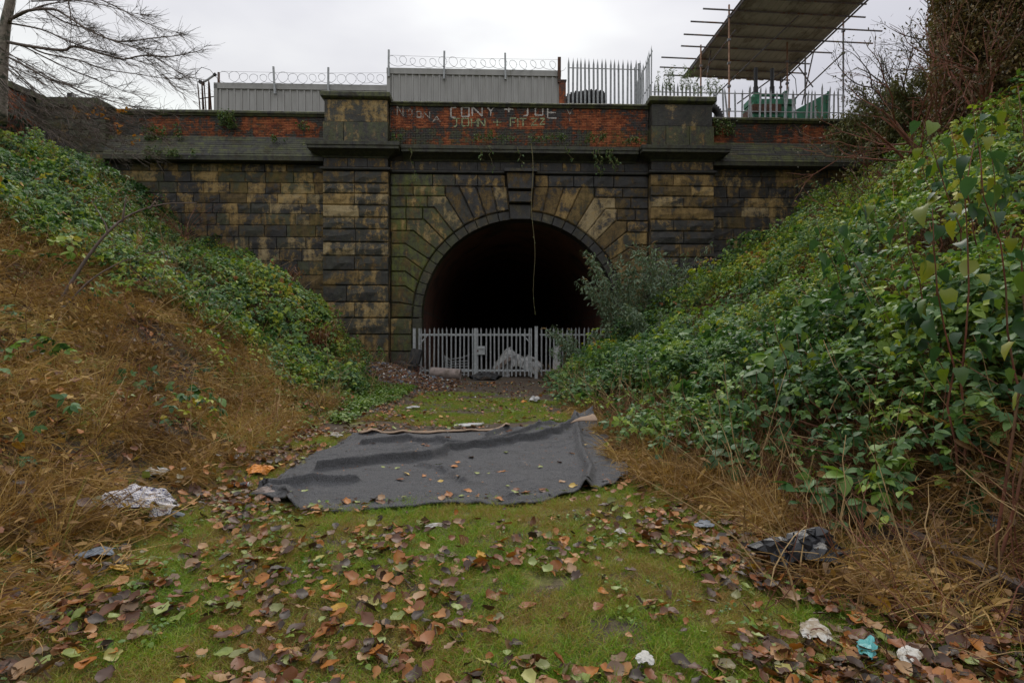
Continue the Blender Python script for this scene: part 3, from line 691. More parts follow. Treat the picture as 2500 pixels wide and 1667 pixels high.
# taller end pier at the far left and the brick retaining wall coming towards the camera
EP = empty('end_pier', wall2world(-19.4, .1, 0), TH, label='dark stone end pier with a raised coping at the far left of the wall', cat='pier')
b = MB(); b.b2(-1.36, 1.34, -.1, 1.0, 7, 11.7, (.9, .3, .2)); b.build('pier_core', M['mortar'], EP)
for k in range(10):
    z0 = 7.0+k*.47; cs = [-1.4, random.uniform(-.6, .4), 1.38]
    for a, c in zip(cs[:-1], cs[1:]): stone_obj('stone', rect_stone(a, c, z0, z0+.47, -.2, depth=.5, cv=.015, ch=.02, rough=.012, bulge=.012), EP, random.uniform(.6, .9), moss=random.choice((0, .3)))
b = MB(); pr = [(-1.45, 11.705), (1.75, 11.705), (1.75, 11.78), (1.1, 12.12), (-1.45, 12.12)]
vs = [(x, -.3, z) for x, z in pr]+[(x, 1.1, z) for x, z in pr]
b.add(vs, [(0, 1, 2, 3, 4), (9, 8, 7, 6, 5)]+[(i, 5+i, 5+(i+1) % 5, (i+1) % 5) for i in range(5)], (.95, .2, .5)); b.build('cap_stone', M['smooth_stone'], EP)
RW = empty('retaining_wall', (-21.0, 21.5, 0), label='old brick retaining wall above the left bank, hung with ivy and dead stems', cat='wall')
b = MB(); A = Vector((-20.6, 25.0)); B = Vector((-22.2, 16.0)); dv = (B-A).normalized(); nv = Vector((dv.y, -dv.x))
if nv.x < 0: nv = -nv
def rwbox(off0, off1, z0, z1, tint):
    vs = [(p.x+nv.x*o+21.0, p.y+nv.y*o-21.5, z) for z in (z0, z1) for p, o in ((A, off0), (B, off0), (B, off1), (A, off1))]
    return vs, [(3, 2, 1, 0), (4, 5, 6, 7), (0, 1, 5, 4), (1, 2, 6, 5), (2, 3, 7, 6), (3, 0, 4, 7)], tint
b.add(*rwbox(-.6, 0, 6.5, 12.1, (.72, .2, .3))); b.build('wall_core', M['brick'], RW)
b = MB()
for k in range(58):
    z = 7.6+k*.077; L = (B-A).length; q = 0-(BW/2 if k % 2 else 0)
    while q < L:
        x0, x1 = max(q, 0), min(q+BW, L); p0, p1 = A+dv*(x0+.006), A+dv*(x1-.006)
        o = random.uniform(.012, .028); vs = []
        for zz in (z+.005, z+.072):
            for p, oo in ((p0, o), (p1, o), (p1, -.02), (p0, -.02)): vs.append((p.x+nv.x*oo+21.0, p.y+nv.y*oo-21.5, zz))
        b.add(vs, [(4, 5, 6, 7), (0, 1, 5, 4), (1, 2, 6, 5), (3, 0, 4, 7), (3, 2, 1, 0)], (min(1, max(.2, random.gauss(.62, .15))), random.random(), .3*random.random())); q += BW
b.build('brickwork', M['brick'], RW, kind='stuff')
b = MB(); b.add(*rwbox(-.7, .12, 12.1, 12.35, (.95, .2, .6))); b.build('coping', M['smooth_stone'], RW)
# ------------------------------------------------------------------ palisade pieces
def pale_mesh(name, h, w=0.068, t=0.022, mat='galv', point=True):
    """W-section pale with a pointed head, base at z=0"""
    b = MB(); x = w/2
    sec = [(-x, .0), (-x*.55, -t), (-x*.15, -t*.35), (x*.15, -t*.35), (x*.55, -t), (x, .0), (x, .004), (x*.5, -t+.006), (0, -t*.2+.004), (-x*.5, -t+.006), (-x, .004)]
    m = len(sec); hd = .10 if point else 0
    vs = [(a, c, 0) for a, c in sec]+[(a, c, h-hd*(abs(a)/x)**.8) for a, c in sec]
    fs = [(i, (i+1) % m, m+(i+1) % m, m+i) for i in range(m)]+[tuple(range(m-1, -1, -1)), tuple(range(m, 2*m))]
    b.add(vs, fs); return b.mesh(name, M[mat])
def fence_frame(name, p0, p1, **kw):
    d = (p1-p0); rz = math.atan2(d.y, d.x); return empty(name, p0, rz, **kw), math.hypot(d.x, d.y)

# ------------------------------------------------------------------ gate across the tunnel mouth
GD = 24.55
g0 = at(1018, 922, GD); gx = lambda px: (px-1018)/F*GD
GATE = empty('palisade_gate', (g0.x, GD, 0.06), 0, label='galvanised double leaf palisade gate closing the tunnel mouth', cat='gate')
pm = pale_mesh('pale', 2.10)
leafL = [1028, 1038, 1049, 1059.5, 1070, 1080.5, 1091, 1101.5, 1112, 1122.5, 1133, 1143.5, 1154.5]
leafR = [1166, 1176, 1187, 1197.5, 1207.5, 1218, 1228.5, 1239, 1249.5, 1260, 1270.5, 1281, 1291.5]
for px in leafL+leafR:
    link('pale', pm, GATE, (gx(px), random.uniform(-.004, .004), random.uniform(.02, .06)), (0, random.gauss(0, .006), 0))
def part_box(name, parent, c, size, mat, rz=0, rot=None, **kw):
    b = MB(); b.box((0, 0, 0), size); o = b.build(name, M[mat], parent, **kw); o.location = c
    o.rotation_euler = rot if rot else (0, 0, rz); return o
for a, c in ((1023, 1159), (1162, 1297)):
    for z in (.26, 1.80): part_box('rail', GATE, ((gx(a)+gx(c))/2, .035, z+.03), (gx(c)-gx(a), .045, .09), 'galv')
    for px in (a, c): part_box('stile', GATE, (gx(px), .05, 1.06), (.055, .055, 2.10), 'galv')
for px, s, zc in ((1031, 1, 1.60), (1031, -1, .45), (1290, -1, 1.60)):
    part_box('brace', GATE, (gx(px)+.03*s, .04, zc), (.05, .03, .52), 'galv', rot=(0, R(42)*s, 0))
lk = part_box('lock_plate', GATE, (gx(1174), -.06, 1.16), (.36, .03, .37), 'galv', label='square galvanised lock plate where the leaves meet')
part_box('bolt', lk, (.03, -.03, .08), (.42, .03, .035), 'galv'); part_box('padlock', lk, (-.13, -.035, -.02), (.06, .03, .07), 'rust')
for px, h, w in ((1012, 2.16, .11), (1309, 2.24, .13)):
    p = at(px, 922, GD); o = MB(); o.box((0, 0, h/2), (w, w, h)); o.b2(-w/2-.01, w/2+.01, -w/2-.01, w/2+.01, h, h+.012); q = o.build('gate_post', M['galv'], None)
    q.location = (p.x, GD-.03, 0); tag(q, ('square steel post left of the palisade gate, beside the stone jamb' if px < 1100 else 'square steel post between the gate and the fence on the right'), 'gate post')
SF = empty('palisade_fence', (at(1316, 922, GD).x, GD, .06), 0, label='short run of galvanised palisade right of the gate, half hidden by buddleia', cat='fence')
fx = lambda px: (px-1316)/F*GD
for px in (1322, 1333, 1343, 1353.5, 1364, 1374, 1384, 1394.5, 1405, 1415.5, 1425.5, 1435.5, 1446, 1456, 1467, 1478):
    link('pale', pm, SF, (fx(px), 0, random.uniform(.03, .07)), (0, random.gauss(0, .008), 0))
for z in (.29, 1.83): part_box('rail', SF, (fx(1400), .035, z), (fx(1480), .045, .07), 'galv')
# things around the gate
b = MB(); n_ = 18
for (r, x) in ((.225, -.72), (.235, -.70), (.235, .70), (.225, .72)): pass
ring = lambda r, x: [(x, r*math.cos(2*math.pi*i/n_), r*math.sin(2*math.pi*i/n_)) for i in range(n_)]
secs = [(.17, -.70), (.225, -.715), (.235, -.69), (.236, .69), (.225, .715), (.17, .70), (.165, .3)]
vs = [v for r, x in secs for v in ring(r, x)]
fs = [(i*n_+j, (i+1)*n_+j, (i+1)*n_+(j+1) % n_, i*n_+(j+1) % n_) for i in range(len(secs)-1) for j in range(n_)]+[tuple(range(n_))]
b.add(vs, fs); roll = b.build('carpet_roll', M['concrete'], None, smooth=True, label='pale brown rolled up carpet lying in front of the left gate leaf', cat='carpet roll')
p = at(1088, 930, 23.5); roll.location = (p.x, 23.5, .225+hz(p.x, 23.5)); roll.rotation_euler = (0, R(4), R(-6)); roll.scale = (.88, 1, 1)

def crumple(name, mat, sx, sy, h, seed, nx=14, ny=12, **kw):
    """a crumpled sheet or bag with folds, centred at its base"""
    rg = np.random.default_rng(seed); xs = np.linspace(-1, 1, nx); ys = np.linspace(-1, 1, ny); XX, YY = np.meshgrid(xs, ys)
    Z = np.zeros_like(XX)
    for k in range(9):
        a = rg.uniform(0, math.pi); fq = rg.uniform(1.5, 6); ph = rg.uniform(0, 6.28); Z += np.abs(np.sin((XX*math.cos(a)+YY*math.sin(a))*fq+ph))/fq*1.6
    Z = (Z-Z.min())/(Z.max()-Z.min()); env = np.clip(1-(XX**2+YY**2)*.75, 0, 1)**.6
    Z = Z*.55*env+env*.45; jx = rg.normal(0, .06, XX.shape); jy = rg.normal(0, .06, XX.shape)
    ang = np.arctan2(YY, XX); rim = 1+.16*np.sin(3*ang+rg.uniform(0, 6))+.1*np.sin(5*ang+rg.uniform(0, 6)); rr = np.maximum(np.abs(XX), np.abs(YY))/np.maximum(1e-6, np.hypot(XX, YY))
    rr[np.hypot(XX, YY) < 1e-6] = 1
    V = np.stack([(XX*rr*rim+jx)*sx/2, (YY*rr*rim+jy)*sy/2, Z*h+.006], -1).reshape(-1, 3)
    b = MB(); i = np.arange(nx*ny).reshape(ny, nx)
    fs = [tuple(q) for q in np.stack([i[:-1, :-1].ravel(), i[:-1, 1:].ravel(), i[1:, 1:].ravel(), i[1:, :-1].ravel()], 1).tolist()]
    b.add(V.tolist(), fs); o = b.build(name, M[mat] if isinstance(mat, str) else mat, None, **kw); 
    md = o.modifiers.new('thickness', 'SOLIDIFY'); md.thickness = .004; md.offset = -1
    return o
def rest(o, x, y, dz=0.0, rz=0.0): o.location = (x, y, hz(x, y)+dz); o.rotation_euler = (o.rotation_euler[0], o.rotation_euler[1], rz); return o
p = at(1187, 930, 23.6); rest(crumple('discarded_cloth', 'rubber', 1.25, .8, .40, 3, label='heap of black cloth dumped at the foot of the gate', cat='cloth'), p.x, 23.6)
CH = empty('seat_unit', (at(1000, 900, 23.9).x, 23.9, hz(at(1000, 900, 23.9).x, 23.9)), R(-25), label='dumped black seat leaning by the left gate post', cat='seat')
part_box('backrest', CH, (.22, .12, .72), (.52, .12, .62), 'rubber', rot=(R(-14), R(8), 0)); part_box('cushion', CH, (-.1, -.1, .28), (.95, .6, .30), 'rubber', rot=(0, R(12), 0))
# rubbish just inside the tunnel, seen through the bars
p = at(1268, 900, 26.2); rest(crumple('dumped_sheet', 'sheet', 2.3, 1.4, 1.55, 11, 18, 14, label='heap of dirty white sheeting dumped behind the right gate leaf', cat='sheeting'), p.x, 26.4)
p = at(1215, 905, 26); b = MB(); b.box((0, 0, .06), (2.3, .7, .12)); b.b2(-1.1, 1.1, -.3, .3, .12, .16); o = b.build('dumped_mattress', M['concrete'], None, label='thin brown mattress propped against the white sheeting behind the gate', cat='mattress')
o.location = (p.x-.25, 26.1, .1); o.rotation_euler = (0, R(-38), 0)
PL = empty('wire_trolley', (at(1115, 900, 26.3).x, 26.3, 0), R(12), label='overturned pale wire trolley behind the left gate leaf', cat='trolley')
for k in range(6):
    b = MB(); z = .12+.11*k; b.tube([(-.55, 0, z+.18), (-.2, 0, z), (.55, 0, z+.02*(k-3))], .016, 5); b.build('wire_bar', M['galv'], PL)
b = MB(); b.tube([(-.5, 0, .05), (-.55, 0, .95)], .02, 5); b.build('upright', M['galv'], PL)
b = MB(); b.tube([(-.6, 0, .95), (-.3, 0, .78), (.3, 0, .86), (.6, 0, 1.0)], .02, 5); b.build('handle', M['galv'], PL)
b = MB()
for _ in range(9):
    z = random.uniform(.8, 2.3); y = random.uniform(.9, 1.9); h = random.uniform(.3, .8)
    b.add([(-4.475, y, z), (-4.475, y+.12, z), (-4.475, y+.14, z+h), (-4.475, y+.02, z+h)], [(0, 1, 2, 3)])
b.build('red_graffiti', M['red_spray'], PORTAL, kind='stuff', label='red spray paint on the tunnel wall left of the gate')
p = at(1425, 870, 24.2); b = MB(); b.box((0, 0, .62), (.32, .05, 1.25)); b.b2(-.17, .17, -.035, .035, 1.23, 1.27); o = b.build('leaning_board', M['sheet'], None, label='pale upright board standing in the buddleia by the fence', cat='board')
o.location = (at(1358, 900, 24.2).x, 24.2, .15); o.rotation_euler = (R(-4), R(3), R(8))

# ------------------------------------------------------------------ corrugated hoarding on the deck behind the parapet
def hoarding(label, px0, px1, ytop0, ybase, yl, npan):
    (u0, z0), (u1, _) = onwall(px0, ytop0, yl), onwall(px1, ytop0, yl)
    E = empty('corrugated_hoarding', wall2world(u0, yl, UZ), TH, label=label, cat='hoarding'); w = u1-u0; ht = z0-UZ; pw = w/npan
    b = MB(); r = .05
    prof = [(0, 0), (pw-.13, 0), (pw-.105, -r), (pw-.035, -r), (pw-.012, 0), (pw-.002, 0)]
    prof2 = prof+[(x, y+.004) for x, y in reversed(prof)]
    k = len(prof2); vs = [(x, y, 0) for x, y in prof2]+[(x, y, ht-.16) for x, y in prof2]
    b.add(vs, [(i, (i+1) % k, k+(i+1) % k, k+i) for i in range(k)]+[tuple(range(k-1, -1, -1)), tuple(range(k, 2*k))]); me = b.mesh('panel', M['hoarding'])
    for i in range(npan): link('panel', me, E, (i*pw, random.uniform(-.003, .003), 0))
    part_box('top_flashing', E, (w/2, -.02, ht-.08), (w+.06, .12, .27), 'hoarding'); part_box('end_trim', E, (.06, -.03, ht/2), (.16, .1, ht), 'hoarding')
    return E, u0, w, ht
HA = hoarding('lower corrugated grey hoarding left of the left pier', 525, 950, 208, 272, 2.2, 25)
HB = hoarding('taller corrugated grey hoarding behind the graffiti parapet', 946, 1368, 172, 250, 1.6, 26)
POSTS = [(535, 180, 215, 2.35, 'rust', 'short rusty post at the left end of the lower hoarding'), (672, 166, 232, 2.08, 'galv', 'tilted grey post in the middle of the lower hoarding'), (802, 168, 225, 2.08, 'galv', 'thin grey post on the lower hoarding above the left pier'),
         (949, 125, 190, 1.5, 'galv', 'grey post where the two hoardings meet'), (1084, 128, 196, 1.48, 'galv', 'grey post left of centre on the taller hoarding'), (1234, 133, 197, 1.48, 'galv', 'grey post right of centre on the taller hoarding'), (1365, 143, 205, 1.5, 'rust', 'thick brown post at the right end of the taller hoarding')]
for px, y0, y1, yl, m_, lab in POSTS:
    u, zt = onwall(px, y0, yl); _, zb = onwall(px, y1, yl); w = .15 if px == 1365 else .085
    b = MB(); b.box((0, 0, (zt-zb)/2), (w, .07, zt-zb)); b.b2(-w/2, w/2, .02, .09, 0, (zt-zb)*.4); o = b.build('wire_post', M[m_], None, label=lab, cat='post', group='posts carrying the razor wire')
    o.location = wall2world(u, yl-.05, zb); o.rotation_euler = (0, R(-3) if px == 672 else R(random.uniform(-1, 1)), TH)
def coil(label, px0, px1, ymid0, ymid1, rad, yl, loops, seed):
    rg = random.Random(seed); b = MB(); pts = []; (u0, z0), (u1, z1) = onwall(px0, ymid0, yl), onwall(px1, ymid1, yl); nn = loops*22
    for i in range(nn+1):
        t = i/nn; a = 2*math.pi*loops*t; rr = rad*(.9+.12*math.sin(t*17+seed)+.06*math.sin(t*41))
        pts.append((u0+(u1-u0)*t+rr*.95*math.cos(a), yl+rr*math.sin(a+.6)*.5, z0+(z1-z0)*t+.04*math.sin(t*23)+rr*math.sin(a)))
    b.tube([wall2world(*p)-WO for p in pts], .0085, 4)
    for i in range(6, nn, 7):
        p = wall2world(*pts[i])-WO; b.box(p, (.05, .004, .018), rz=rg.uniform(0, 3))
    E = b.build('razor_wire', M['wire'], None, label=label, cat='razor wire', group='razor wire coils on the hoardings'); E.location = WO
    b = MB(); b.tube([wall2world(u0, yl, z0+rad*.95)-WO, wall2world((u0+u1)/2, yl, (z0+z1)/2+rad*.8)-WO, wall2world(u1, yl, z1+rad*.95)-WO], .006, 4); b.build('tie_wire', M['wire'], E)
coil('razor wire coil along the lower hoarding', 540, 946, 192, 196, .33, 2.15, 17, 1)
coil('razor wire coil along the taller hoarding', 952, 1368, 152, 163, .31, 1.55, 17, 2)
# small brick pier right of the taller hoarding
u, z = onwall(1373, 198, 1.5); b = MB(); b.b2(-.16, .16, -.16, .16, 0, z-UZ-.06, (.5, .5, 0)); b.b2(-.19, .19, -.19, .19, z-UZ-.06, z-UZ, (.7, .3, 0))
o = b.build('brick_pier', M['brick'], None, label='narrow brick pier beside the right end of the taller hoarding', cat='pier'); o.location = wall2world(u, 1.6, UZ); o.rotation_euler = (0, 0, TH)
# tall palisade section with tyres behind
def palisade(label, px0, px1, ytop, yl0, npale, lean=0.0, hbase=UZ, yl1=None, bent=0, mat='galv', rails=(.35, .84), w=.095, ytop1=None, group=None):
    yl1 = yl0 if yl1 is None else yl1; ytop1 = ytop if ytop1 is None else ytop1
    (u0, z0), (u1, z1) = onwall(px0, ytop, yl0), onwall(px1, ytop1, yl1); P0, P1 = wall2world(u0, yl0, hbase), wall2world(u1, yl1, hbase)
    E, L = fence_frame('palisade_fence', P0, P1, label=label, cat='fence'); rg = random.Random(npale*7+int(px0))
    if group: E['group'] = group
    for i in range(npale):
        t = i/(npale-1); h = z0+(z1-z0)*t-hbase; me = pale_mesh('pale', 1.0, w, .024, mat)
        link('pale', me, E, (L*t, 0, 0), (rg.gauss(0, .01+.03*bent)+lean, rg.gauss(0, .006+.075*bent), 0), (1, 1, h*(1 if not bent else rg.uniform(.9, 1.04))))
    for f in rails:
        h0, h1 = (z0-hbase)*f, (z1-hbase)*f; b = MB(); b.tube([(-.03, .04-lean*h0, h0), (L+.03, .04-lean*h1, h1)], .026, 4); b.build('rail', M[mat], E)
    return E
palisade('tall straight palisade above the parapet with tyres behind it', 1388, 1562, 142, 1.35, 18, rails=(.33, .86), ytop1=147)
palisade('raking palisade wing that leans out over the parapet, highest of all the fences', 1557, 1590, 196, 1.3, 9, yl1=-.05, ytop1=112, rails=(.38, .9), hbase=12.2, lean=0)
for px, y0 in ((1552, 168), (1561, 158)):
    u, z = onwall(px, y0, 1.42); b = MB(); b.box((0, 0, (z-UZ)/2), (.12, .1, z-UZ)); b.b2(-.07, .07, -.06, .06, z-UZ, z-UZ+.015); o = b.build('fence_post', M['galv'], None, label='steel fence post %s of the pair at the corner of the tall palisade' % ('left one' if px == 1552 else 'right one'), cat='fence post'); o.location = wall2world(u, 1.45, UZ)
palisade('low palisade behind the right pier cap, tangled with weeds', 1588, 1705, 201, 2.6, 13, rails=(.5, .83), ytop1=204)
palisade('bent and gappy palisade in front of the green machine', 1712, 2062, 206, 2.5, 26, bent=1, rails=(.52, .84), ytop1=212)
palisade('broken palisade fanning out left of the lower hoarding', 492, 524, 205, 2.4, 8, rails=(.62,), lean=.1, bent=.5, hbase=UZ+.3, ytop1=196, mat='rust', w=.06)
# camera-like lamp bracket and loose wire at that corner
u, z = onwall(505, 198, 2.4); LB = empty('bracket_lamp', wall2world(u, 2.4, z), TH, label='dark lamp on a tilted bracket above the broken palisade', cat='lamp')
b = MB(); b.tube([(-.22, 0, -.12), (0, 0, 0), (.34, 0, .25)], .05, 6); b.build('arm', M['galv'], LB); part_box('lamp_head', LB, (-.26, 0, -.12), (.22, .16, .15), 'black', rot=(0, R(30), 0)); part_box('cap', LB, (.38, 0, .28), (.14, .12, .1), 'black', rot=(0, R(-35), 0))
b = MB(); b.tube([(-.4, 0, -.3), (-.55, 0, .3), (-.25, 0, .62), (.15, 0, .5), (.5, 0, .1), (.55, 0, -.3)], .014, 5); b.build('cable', M['black'], LB)
# sign post on the far left pier
u, z = onwall(180, 222, .6); SP = empty('short_post', wall2world(u, .6, 11.9), TH, label='short white post with a dark box, on the wall at the far left', cat='post')
part_box('shaft', SP, (0, 0, .33), (.13, .13, .72), 'sheet'); part_box('box', SP, (-.14, 0, .62), (.2, .16, .2), 'black')
# tyres
def tyre(name_label, loc, Ro, w, rot, group='tyres piled behind the fence'):
    E = empty('tyre', loc, label=name_label, cat='tyre', group=group); E.rotation_euler = rot; b = MB(); n1, n2 = 32, 10; vs = []; fs = []
    for i in range(n1):
        a = 2*math.pi*i/n1
        for j in range(n2):
            t = 2*math.pi*j/n2; cx_, cy_ = math.cos(t), math.sin(t)
            r = Ro*.76+Ro*.24*max(-1, min(1, cx_*1.25)); vs.append((r*math.cos(a), r*math.sin(a), w/2*max(-1, min(1, cy_*1.25))))
    for i in range(n1):
        for j in range(n2): fs.append((i*n2+j, ((i+1) % n1)*n2+j, ((i+1) % n1)*n2+(j+1) % n2, i*n2+(j+1) % n2))
    b.add(vs, fs); b.build('carcass', M['rubber'], E, smooth=True)
    tb = MB()
    for i in range(26):
        a = 2*math.pi*i/26
        for s in (-1, 1):
            mt = Matrix.Rotation(a, 3, 'Z') @ Matrix.Rotation(R(24)*s, 3, 'X'); tb.box(Matrix.Rotation(a+.1*(s > 0), 3, 'Z') @ Vector((Ro, 0, s*w*.25)), (.05, .07, w*.5), mat=mt)
    tb.build('tread', M['rubber'], E)
p = wall2world(*onwall(1440, 250, 2.6)[:1], 2.6, 0); tyre('big tractor tyre lying on its side behind the tall palisade', (p.x-.25, p.y, 13.40), 1.05, .60, (R(6), R(-3), 0)); tyre('lower tractor tyre under the big one behind the tall palisade', (p.x-.2, p.y+.1, 12.78), 1.05, .60, (R(-2), 0, 1)); tyre('third tractor tyre down the stack behind the tall palisade', (p.x-.3, p.y+.05, 12.36), 1.05, .40, (0, R(1), 2)); tyre('bottom tractor tyre of the stack behind the tall palisade', (p.x-.2, p.y, 11.91), 1.05, .60, (0, 0, 3))
tyre('small tyre heap piece right of the big tyres, mostly below the coping', (p.x+1.55, p.y, 12.75), .6, .4, (R(62), R(10), 0))
p = wall2world(onwall(1742, 268, 1.6)[0], 1.7, 12.05); tyre('upright tyre peeping out right of the right pier cap', (p.x, p.y, 12.45), .55, .3, (R(84), R(4), R(25)))

# ------------------------------------------------------------------ scaffold with temporary roof
SD = 36.0
P0 = at(1668, 187, SD); vl = Vector((-0.172, 1, -0.157)); et = Vector((.9962, .0872, 0)); rw = 252/F*SD
ROOFV = -vl; Lr = 9.6
SCF = empty('scaffold_roof', (P0.x, P0.y, UZ), label='scaffold with a sloping corrugated temporary roof above the deck', cat='scaffold')
o0 = Vector((P0.x, P0.y, UZ)); nrm = et.cross(ROOFV).normalized()
if nrm.z < 0: nrm = -nrm
ns = 17
for i in range(ns):
    a, c = rw*i/ns, rw*(i+1)/ns; w = c-a; prof = [(a, 0), (a+w*.14, .035), (a+w*.3, 0), (c+.006, 0)]
    ds = random.uniform(-.12, .03); vs = []
    for L_ in (-.1+ds, Lr):
        vs += [P0-o0+et*x+ROOFV*L_+nrm*(y) for x, y in prof]+[P0-o0+et*x+ROOFV*L_+nrm*(y+.006) for x, y in reversed(prof)]
    k = 8; b = MB(); b.add(vs, [(j, (j+1) % k, k+(j+1) % k, k+j) for j in range(k)]+[tuple(range(k-1, -1, -1)), tuple(range(k, 2*k))]); b.build('roof_sheet', M['roofsheet'], SCF)
def pipe(a, c, name='ledger', mat='scaffold', r=.045):
    b = MB(); b.tube([a-o0, c-o0], r, 7); b.build(name, M[mat], SCF); return
def rp(x, L_, dn=-.08): return P0+et*x+ROOFV*L_+nrm*dn
for L_, xa, xb in ((.12, -1.3, rw+.45), (.85, -1.9, rw+1.0), (1.75, -2.2, rw+.6), (2.8, -1.5, rw+1.25), (3.75, -1.8, rw+3.0), (4.75, -1.9, rw+2.7), (5.7, -1.7, rw+.9), (6.6, -.2, rw+.2), (7.4, -1.6, rw+1.1), (8.4, -1, rw+1)):
    pipe(rp(xa, L_), rp(xb, L_))
for x in (.05, rw-.05): pipe(rp(x, 0, -.17), rp(x, Lr, -.17), 'roof_beam', r=.05)
def std(px, ytop, D, mat):
    a = at(px, ytop, D); pipe(Vector((a.x, a.y, UZ)), a, 'standard', mat, .05)
    b = MB()
    for z in np.arange(UZ+1.2, a.z-.2, 1.25): b.box(Vector((a.x, a.y, z))-o0, (.15, .15, .12))
    b.build('coupler', M['scaffold'], SCF, kind='stuff')
for px, yt, D, m_ in ((1711, 112, 33.5, 'scaffold_rust'), (1780, 14, 30.6, 'scaffold_rust'), (1922, 60, 33, 'scaffold_rust'), (1966, 130, 34.5, 'scaffold'), (2059, 45, 32.0, 'scaffold'), (1906, 182, 36.3, 'scaffold')): std(px, yt, D, m_)
for (a, da), (c, dc) in ((((1740, 98), 33.5), ((1726, 190), 34)), (((1796, 75), 31), ((1700, 200), 35.5)), (((1950, 40), 30.5), ((1720, 260), 35)), (((1962, 138), 34.5), ((1800, 255), 34.5)), (((2056, 134), 32), ((1920, 262), 34.5)), (((1990, 112), 34), ((1958, 258), 34.5)), (((1950, 166), 34.5), ((1985, 215), 34.5)), (((1815, 0), 29.6), ((1670, 190), 36))):
    pipe(at(*a, da), at(*c, dc), 'brace', r=.04)
# green machine with two black exhaust stacks
GM = empty('green_machine', (at(1870, 270, 31).x, 31, UZ), label='green machine with two tall black exhaust stacks behind the fence', cat='machine')
gmx = lambda px: (px-1870)/F*31; gmz = lambda y: H+(CY-y)/F*31-UZ
def gbox(name, x0, x1, y0, y1, dp, mat='green_paint', off=0):
    b = MB(); b.b2(gmx(x0), gmx(x1), -dp/2+off, dp/2+off, max(0, gmz(y1)), gmz(y0)); o = b.build(name, M[mat], GM)
    md = o.modifiers.new('edge', 'BEVEL'); md.width = .02; md.segments = 1
gbox('chassis', 1826, 1922, 262, 300, 1.4); gbox('engine_cover', 1836, 1926, 258, 272, 1.6); gbox('rust_panel', 1822, 1890, 271, 290, 1.5, 'rust', -.1)
gbox('deck_rail', 1846, 1918, 232, 238, .1); gbox('side_post', 1838, 1850, 232, 262, .5); gbox('side_post', 1910, 1918, 228, 262, .5); gbox('housing', 1824, 1850, 248, 262, 1.0)
for px, yt in ((1847, 166), (1887, 168)):
    b = MB(); b.tube([(gmx(px), .1, gmz(250)), (gmx(px), .1, gmz(yt)), ], .1, 10); b.tube([(gmx(px), .1, gmz(212)), (gmx(px), .1, gmz(250))], .13, 10); b.build('exhaust_stack', M['black'], GM)
SK = empty('green_skip', (at(1980, 280, 30).x, 30, UZ), label='faded green sloping metal skip side behind the fence, right of the machine', cat='skip')
b = MB(); sx = lambda px: (px-1980)/F*30; sz = lambda y: H+(CY-y)/F*30-UZ
pr = [(sx(1930), 0), (sx(2024), 0), (sx(2022), sz(228)), (sx(2012), sz(233)), (sx(1932), sz(276))]
b.add([(x, -.04, z) for x, z in pr]+[(x, 1.6, z) for x, z in pr], [(0, 1, 2, 3, 4), (9, 8, 7, 6, 5)]+[(i, 5+i, 5+(i+1) % 5, (i+1) % 5) for i in range(5)]); b.build('side_plate', M['green_paint'], SK)
b = MB(); b.b2(sx(2018), sx(2025), -.08, -.041, 0, sz(226)); b.build('corner_post', M['green_paint'], SK)
pipe_b = MB(); pts = [at(1915, 190, 30.5)+Vector((0, 0, 0)), at(1930, 180, 30.5), at(1942, 195, 30.5), at(1946, 240, 30.5), at(1925, 262, 30.5)]
pipe_b.tube([p-pts[0] for p in pts], .02, 5); o = pipe_b.build('hose', M['black'], None, label='thin black hose looping above the green skip', cat='hose'); o.location = pts[0]
# ------------------------------------------------------------------ instanced ground cover
def protos(coll, items):
    c = bpy.data.collections.new(coll)
    for nm, me in items: c.objects.link(bpy.data.objects.new(nm, me))
    return c
def scatter(name, coll, P, ROT, S, I, T, **kw):
    me = bpy.data.meshes.new(name); P = np.asarray(P, dtype=np.float32); nP = len(P)
    me.vertices.add(nP); me.vertices.foreach_set('co', P.ravel())
    for nm, typ, arr, key in (('rot', 'FLOAT_VECTOR', ROT, 'vector'), ('scl', 'FLOAT', S, 'value'), ('pid', 'INT', I, 'value'), ('tnt', 'FLOAT', T, 'value')):
        a = me.attributes.new(nm, typ, 'POINT'); a.data.foreach_set(key, np.asarray(arr, dtype=np.int32 if typ == 'INT' else np.float32).ravel())
    o = link(name, me, kind='stuff', **kw)
    g = bpy.data.node_groups.new(name+'_nodes', 'GeometryNodeTree')
    g.interface.new_socket('Geometry', in_out='INPUT', socket_type='NodeSocketGeometry'); g.interface.new_socket('Geometry', in_out='OUTPUT', socket_type='NodeSocketGeometry')
    gi, go = g.nodes.new('NodeGroupInput'), g.nodes.new('NodeGroupOutput'); ip = g.nodes.new('GeometryNodeInstanceOnPoints'); ci = g.nodes.new('GeometryNodeCollectionInfo')
    ci.inputs['Collection'].default_value = coll; ci.inputs['Separate Children'].default_value = True; ci.inputs['Reset Children'].default_value = True
    def na(nm, dt):
        q = g.nodes.new('GeometryNodeInputNamedAttribute'); q.data_type = dt; q.inputs['Name'].default_value = nm; return q.outputs['Attribute']
    L = g.links.new; L(gi.outputs[0], ip.inputs['Points']); L(ci.outputs[0], ip.inputs['Instance']); ip.inputs['Pick Instance'].default_value = True
    L(na('pid', 'INT'), ip.inputs['Instance Index']); L(na('rot', 'FLOAT_VECTOR'), ip.inputs['Rotation']); L(na('scl', 'FLOAT'), ip.inputs['Scale']); L(ip.outputs[0], go.inputs[0])
    md = o.modifiers.new('scatter', 'NODES'); md.node_group = g; return o
U = RNG.uniform
def rv(): return Vector((random.gauss(0, 1), random.gauss(0, 1), random.gauss(0, 1))).normalized()

